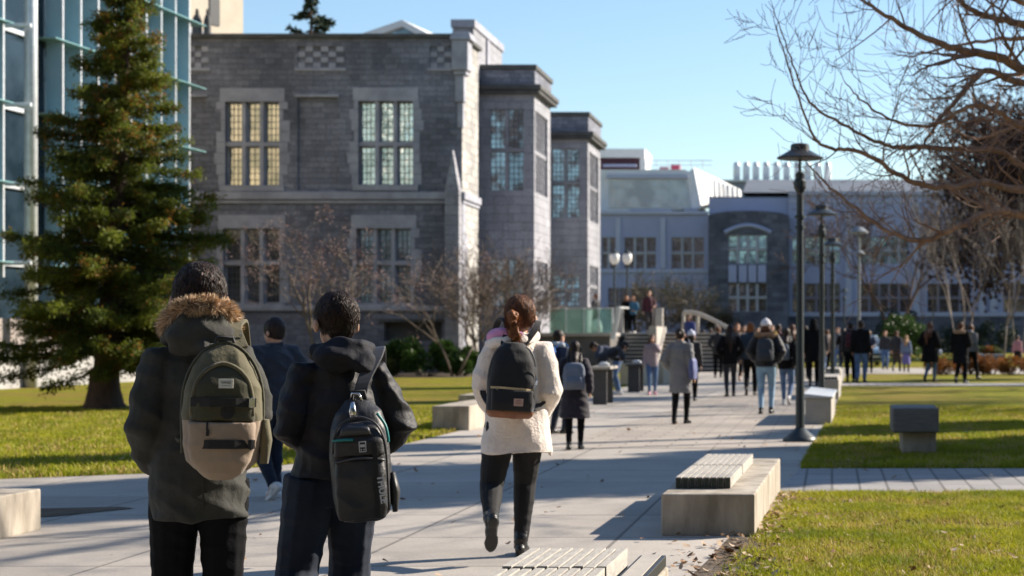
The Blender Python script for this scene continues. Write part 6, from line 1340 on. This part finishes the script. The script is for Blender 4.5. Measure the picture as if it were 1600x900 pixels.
W['q'] = person('person in dark jacket with a red backpack panel right of the third lamp post', 1329, 597, 503, coat=CHAR, trousers=BLK, hair='short', stride=.2, group=G_)
simple_pack(W['q'], 'black and dark red backpack of the walker right of the lamps', AUB, w=.14, h=.42, z=.98)
W['r'] = person('person in black jacket and blue jeans walking beside the one with the red pack', 1345, 598, 501, yaw=-10, coat=BLK, hem=.80, puff=.02, trousers=JEAN, hair='short', stride=.1, group=G_)
W['s'] = person('person with ginger hair, dark jacket and jeans standing on the bright far path', 1383, 577, 517, face_cam=True, coat=CHAR, trousers=JEAN, hair='short', hm=HRED, group=G_, stride=.05)
W['t'] = person('slim person all in dark clothes in the middle of the trio on the far path', 1401, 580, 517, yaw=-20, coat=CHAR, hem=.9, trousers=C('dark_brown_trousers', (.04,.025,.02)), hair='short', hm=HBRN, group=G_, stride=.18)
W['u'] = person('person with blond hair, denim jacket and violet skirt on the far path', 1416, 581, 524, yaw=-10, female=True, coat=DENJ, hem=.9, trousers=BLK2, skirt=PURP, hair='long', hm=HBLD, group=G_, stride=.05)
W['v'] = person('person with long brown hair in bulky black coat and blue jeans on the lawn path', 1453, 597, 503, yaw=-28, female=True, coat=BLK, hem=.56, flare=.05, puff=.04, trousers=JEAN, hair='longer', hm=HBRN, stride=.11, arms=('pocket','bent'), group=G_)
W['w'] = person('person in long black coat with brown fur collar striding on the lawn path', 1501, 599, 503, yaw=-20, coat=BLK, hem=.55, flare=.03, puff=.03, trousers=BLK, hair='short', hm=HBRN, stride=.12, arms=('down','bent'), group=G_)
fur_ring(W['w'], [(-.16,.0,1.40), (-.12,-.12,1.43), (.0,-.16,1.43), (.12,-.12,1.43), (.16,.0,1.40)], .04, 2500, mats=[FURA, FURB], thick=.03)
W['x'] = person('person in grey hooded top just behind the one in the long black coat', 1517, 592, 507, yaw=-30, coat=C('faded_grey_hoodie', (.16,.16,.17)), hem=.85, trousers=BLK, hood='down', hair='short', hm=HBRN, stride=.28, group=G_)
W['y'] = person('small distant person in black standing by the planter', 1528, 563, 517, coat=BLK, hem=.7, trousers=BLK, hair='long', hm=HBRN, stride=.03, group=G_)
W['z'] = person('person in dusty pink top and black skirt at the right edge', 1590, 580, 524, yaw=-25, female=True, coat=PNK, hem=.98, trousers=BLK2, skirt=BLK, hair='short', group=G_)
W['aa'] = person('person in brown jacket partly hidden left of the second lamp post', 1292, 585, 515, yaw=20, coat=BRNJ, trousers=BLK, hair='long', hm=HBRN, group=G_)
W['ab'] = person('person in navy seen behind the crowd just right of the black haired walker', 1248, 590, 510, yaw=10, coat=NAVY, trousers=BLK, hair='short', hm=HBRN, group=G_)
W['ac'] = person('person in maroon jacket walking behind the white beanie', 1216, 593, 506, yaw=-6, coat=AUB, trousers=BLK, hair='short', group=G_)
T_ = 'people on the terrace and steps'
for k, px, top, yw, ct, tr_, hr, hm_, lab, fc in (('ad',931,459,60,CHAR,BLK,'short',HBRN,'person in dark clothes leaning at the glass balustrade on the terrace',False), ('ae',979,462,20,BLK,BLK,'long',HRED,'person with reddish hair and black top, left one of the pair on the terrace',True),
        ('af',989,463,-20,C('teal_blue_jacket', (.05,.16,.26)),BLK,'long',HRED,'person in teal blue jacket with ginger hair, right one of the pair on the terrace',True), ('ag',1014,454,15,AUB,C('dusty_black_trousers', (.035,.03,.035)),'short',HBRN,'tall person in dark burgundy jacket standing alone on the terrace',True)):
    W[k] = person(lab, px, 0, top, yaw=yw, Y=72.5, z0=TZ, H=min(1.85, GZ(top,72.5)-TZ), coat=ct, trousers=tr_, hair=hr, hm=hm_, face_cam=fc, arms=('bent','down'), stride=.04, group=T_, shoes=SHW if k == 'af' else None)
for i, (px, foot, top, ct, tr_, hr, hm_, lab, fc, fem) in enumerate((
    (1122,590,510,CHAR,BLK,'short',HBRN,'person in charcoal jacket left of the fair haired walker by the steps',False,False),
    (1163,588,508,NAVY,JEAND,'long',HBLK,'person in navy coat just left of the auburn haired walker, far back',True,True),
    (1184,590,511,GREYW,BLK,'short',HBLK,'person in grey jacket glimpsed left of the white beanie',True,False),
    (1238,596,507,CHAR,JEAND,'long',HBRN,'person with brown hair close behind the black haired walker in jeans',False,True),
    (1258,592,509,BLK,BLK,'short',HBLK,'person in black between the crowd and the nearest lamp post',False,False),
    (1283,588,512,CHAR,JEAN,'short',HBLK,'person in charcoal top and jeans behind the second lamp post',False,False),
    (1318,584,513,BLK,JEAND,'long',HBLK,'person in black jacket far behind the third lamp post',False,True),
    (1358,582,516,NAVY,BLK,'short',HBLK,'person in navy standing left of the pale blue car',True,False),
    (1099,576,516,BLK,JEAND,'long',HBLK,'person with long hair climbing the steps at their right end',False,True),
    (1206,584,508,BLK,BLK,'short',HBRN,'person in black farthest back behind the white beanie',True,False))):
    W['x%d' % i] = person(lab, px, foot, top, yaw=-8+5*(i % 5), coat=ct, hem=(.78,.9,.7)[i % 3], puff=.008*(i % 3), trousers=tr_, hair=hr, hm=hm_, face_cam=fc, female=fem, stride=(.06,.16,.11,.2)[i % 4], lead=(1,-1)[i % 2], arms=(('pocket','down'),('swingf','swingb'),('phone','down'),('bent','pocket'))[i % 4], group=G_)
# shoulder bag of the grey coat
q = W['f']; t = empty('shoulder_bag', q.mat @ (V((.235,-.02,.80))*q.s), q.yaw); tag(t, 'blue shoulder bag hanging at the side of the grey wool coat', 'handbag')
mb = MB(); mb.loft([(0,0,0,.05,.13,3), (0,0,.15,.06,.15,3), (0,0,.30,.045,.13,3), (0,0,.34,.02,.11,3)], 18); fuse(mb, 'bag_body', C('blue_violet_leather', (.09,.11,.26), .6), .012, t, 2)
mb = MB(); mb.ribbon([V(p) for p in catmull([(0,-.10,.32), (-.03,-.08,.52), (-.07,-.02,.64), (-.04,.06,.52), (0,.10,.32)], 4)], .03, .01, V((0,1,0))); mb.build('strap', NAVY, t)
q = W['v']; t = empty('handbag', q.mat @ (V((.24,.16,.74))*q.s), q.yaw); tag(t, 'small pale handbag held by the person in the bulky black coat', 'handbag')
mb = MB(); mb.loft([(0,0,0,.04,.10,3), (0,0,.10,.05,.11,3), (0,0,.2,.03,.09,3)], 14); mb.build('bag_body', mat('pale_bag', (.5,.5,.52), rough=.4), t, smooth=True)
mb = MB(); mb.tube([(0,-.06,.19), (0,-.03,.30), (0,.03,.30), (0,.06,.19)], .008, 6); mb.build('handle', BLK, t)

# ------------------------------------------------------------------ parked car far behind
car = empty('parked_car', (GX(1364,79),79,0), R(8)); tag(car, 'pale blue car standing beyond the dark walkers, seen from the front', 'car')
CARP = mat('pale_blue_car_paint', (.34,.46,.56), (.32,.44,.54), .25, 2, metal=.3, coat=.6)
mb = MB(); mb.loft([(0,2.0,.22,.80,2.0,5), (0,2.0,.42,.86,2.08,5), (0,2.0,.72,.86,2.06,5), (0,2.05,.86,.80,1.96,4.5), (0,2.1,.92,.74,1.8,4)], 36); mb.build('body', CARP, car, smooth=True)
mb = MB(); mb.loft([(0,2.25,.90,.74,1.45,4), (0,2.3,1.2,.64,1.15,4), (0,2.35,1.40,.56,.9,4)], 30); mb.build('windscreen', glass_mat('car_glass', (.2,.25,.3), .4), car, smooth=True)
mb = MB(); mb.loft([(0,2.35,1.405,.57,.92,4), (0,2.35,1.45,.5,.8,4)], 30); mb.build('roof', CARP, car, smooth=True)
for x in (-.62,.62):
    mb = MB(); mb.ell((x,-.02,.66), (.15,.08,.075), None, 12, 8); mb.build('headlight', mat('headlight_glass', (.8,.82,.85), rough=.1, spec=.9), car, smooth=True)
mb = MB(); mb.bb(-.42,.42,-.10,-.04,.5,.62); mb.bb(-.5,.5,-.1,-.03,.28,.42); mb.build('grille', DKM, car)
mb = MB(); mb.bb(-.24,.24,-.12,-.101,.44,.5); mb.build('number_plate', LBL, car)
for x in (-.74,.74):
    for y in (.75,3.3):
        mb = MB(); mb.lathe([(.02,-.1), (.31,-.1), (.33,-.06), (.33,.06), (.31,.1), (.02,.1)], n=20); mb.v = [(v[2]+x, v[0]+y, v[1]+.33) for v in mb.v]; w_ = mb.build('wheel', mat('tyre', (.02,.02,.02), rough=.8), car, smooth=False)
        mb = MB(); mb.lathe([(.02,-.115), (.18,-.115), (.2,-.10)], n=16); mb.v = [(v[2]+x if x < 0 else -v[2]+x, v[0]+y, v[1]+.33) for v in mb.v]; mb.build('rim', CHROME, w_)
for x in (-.93,.93): mb = MB(); mb.ell((x,.95,.98), (.09,.06,.07), None, 10, 8); mb.build('wing_mirror', CARP, car, smooth=True)
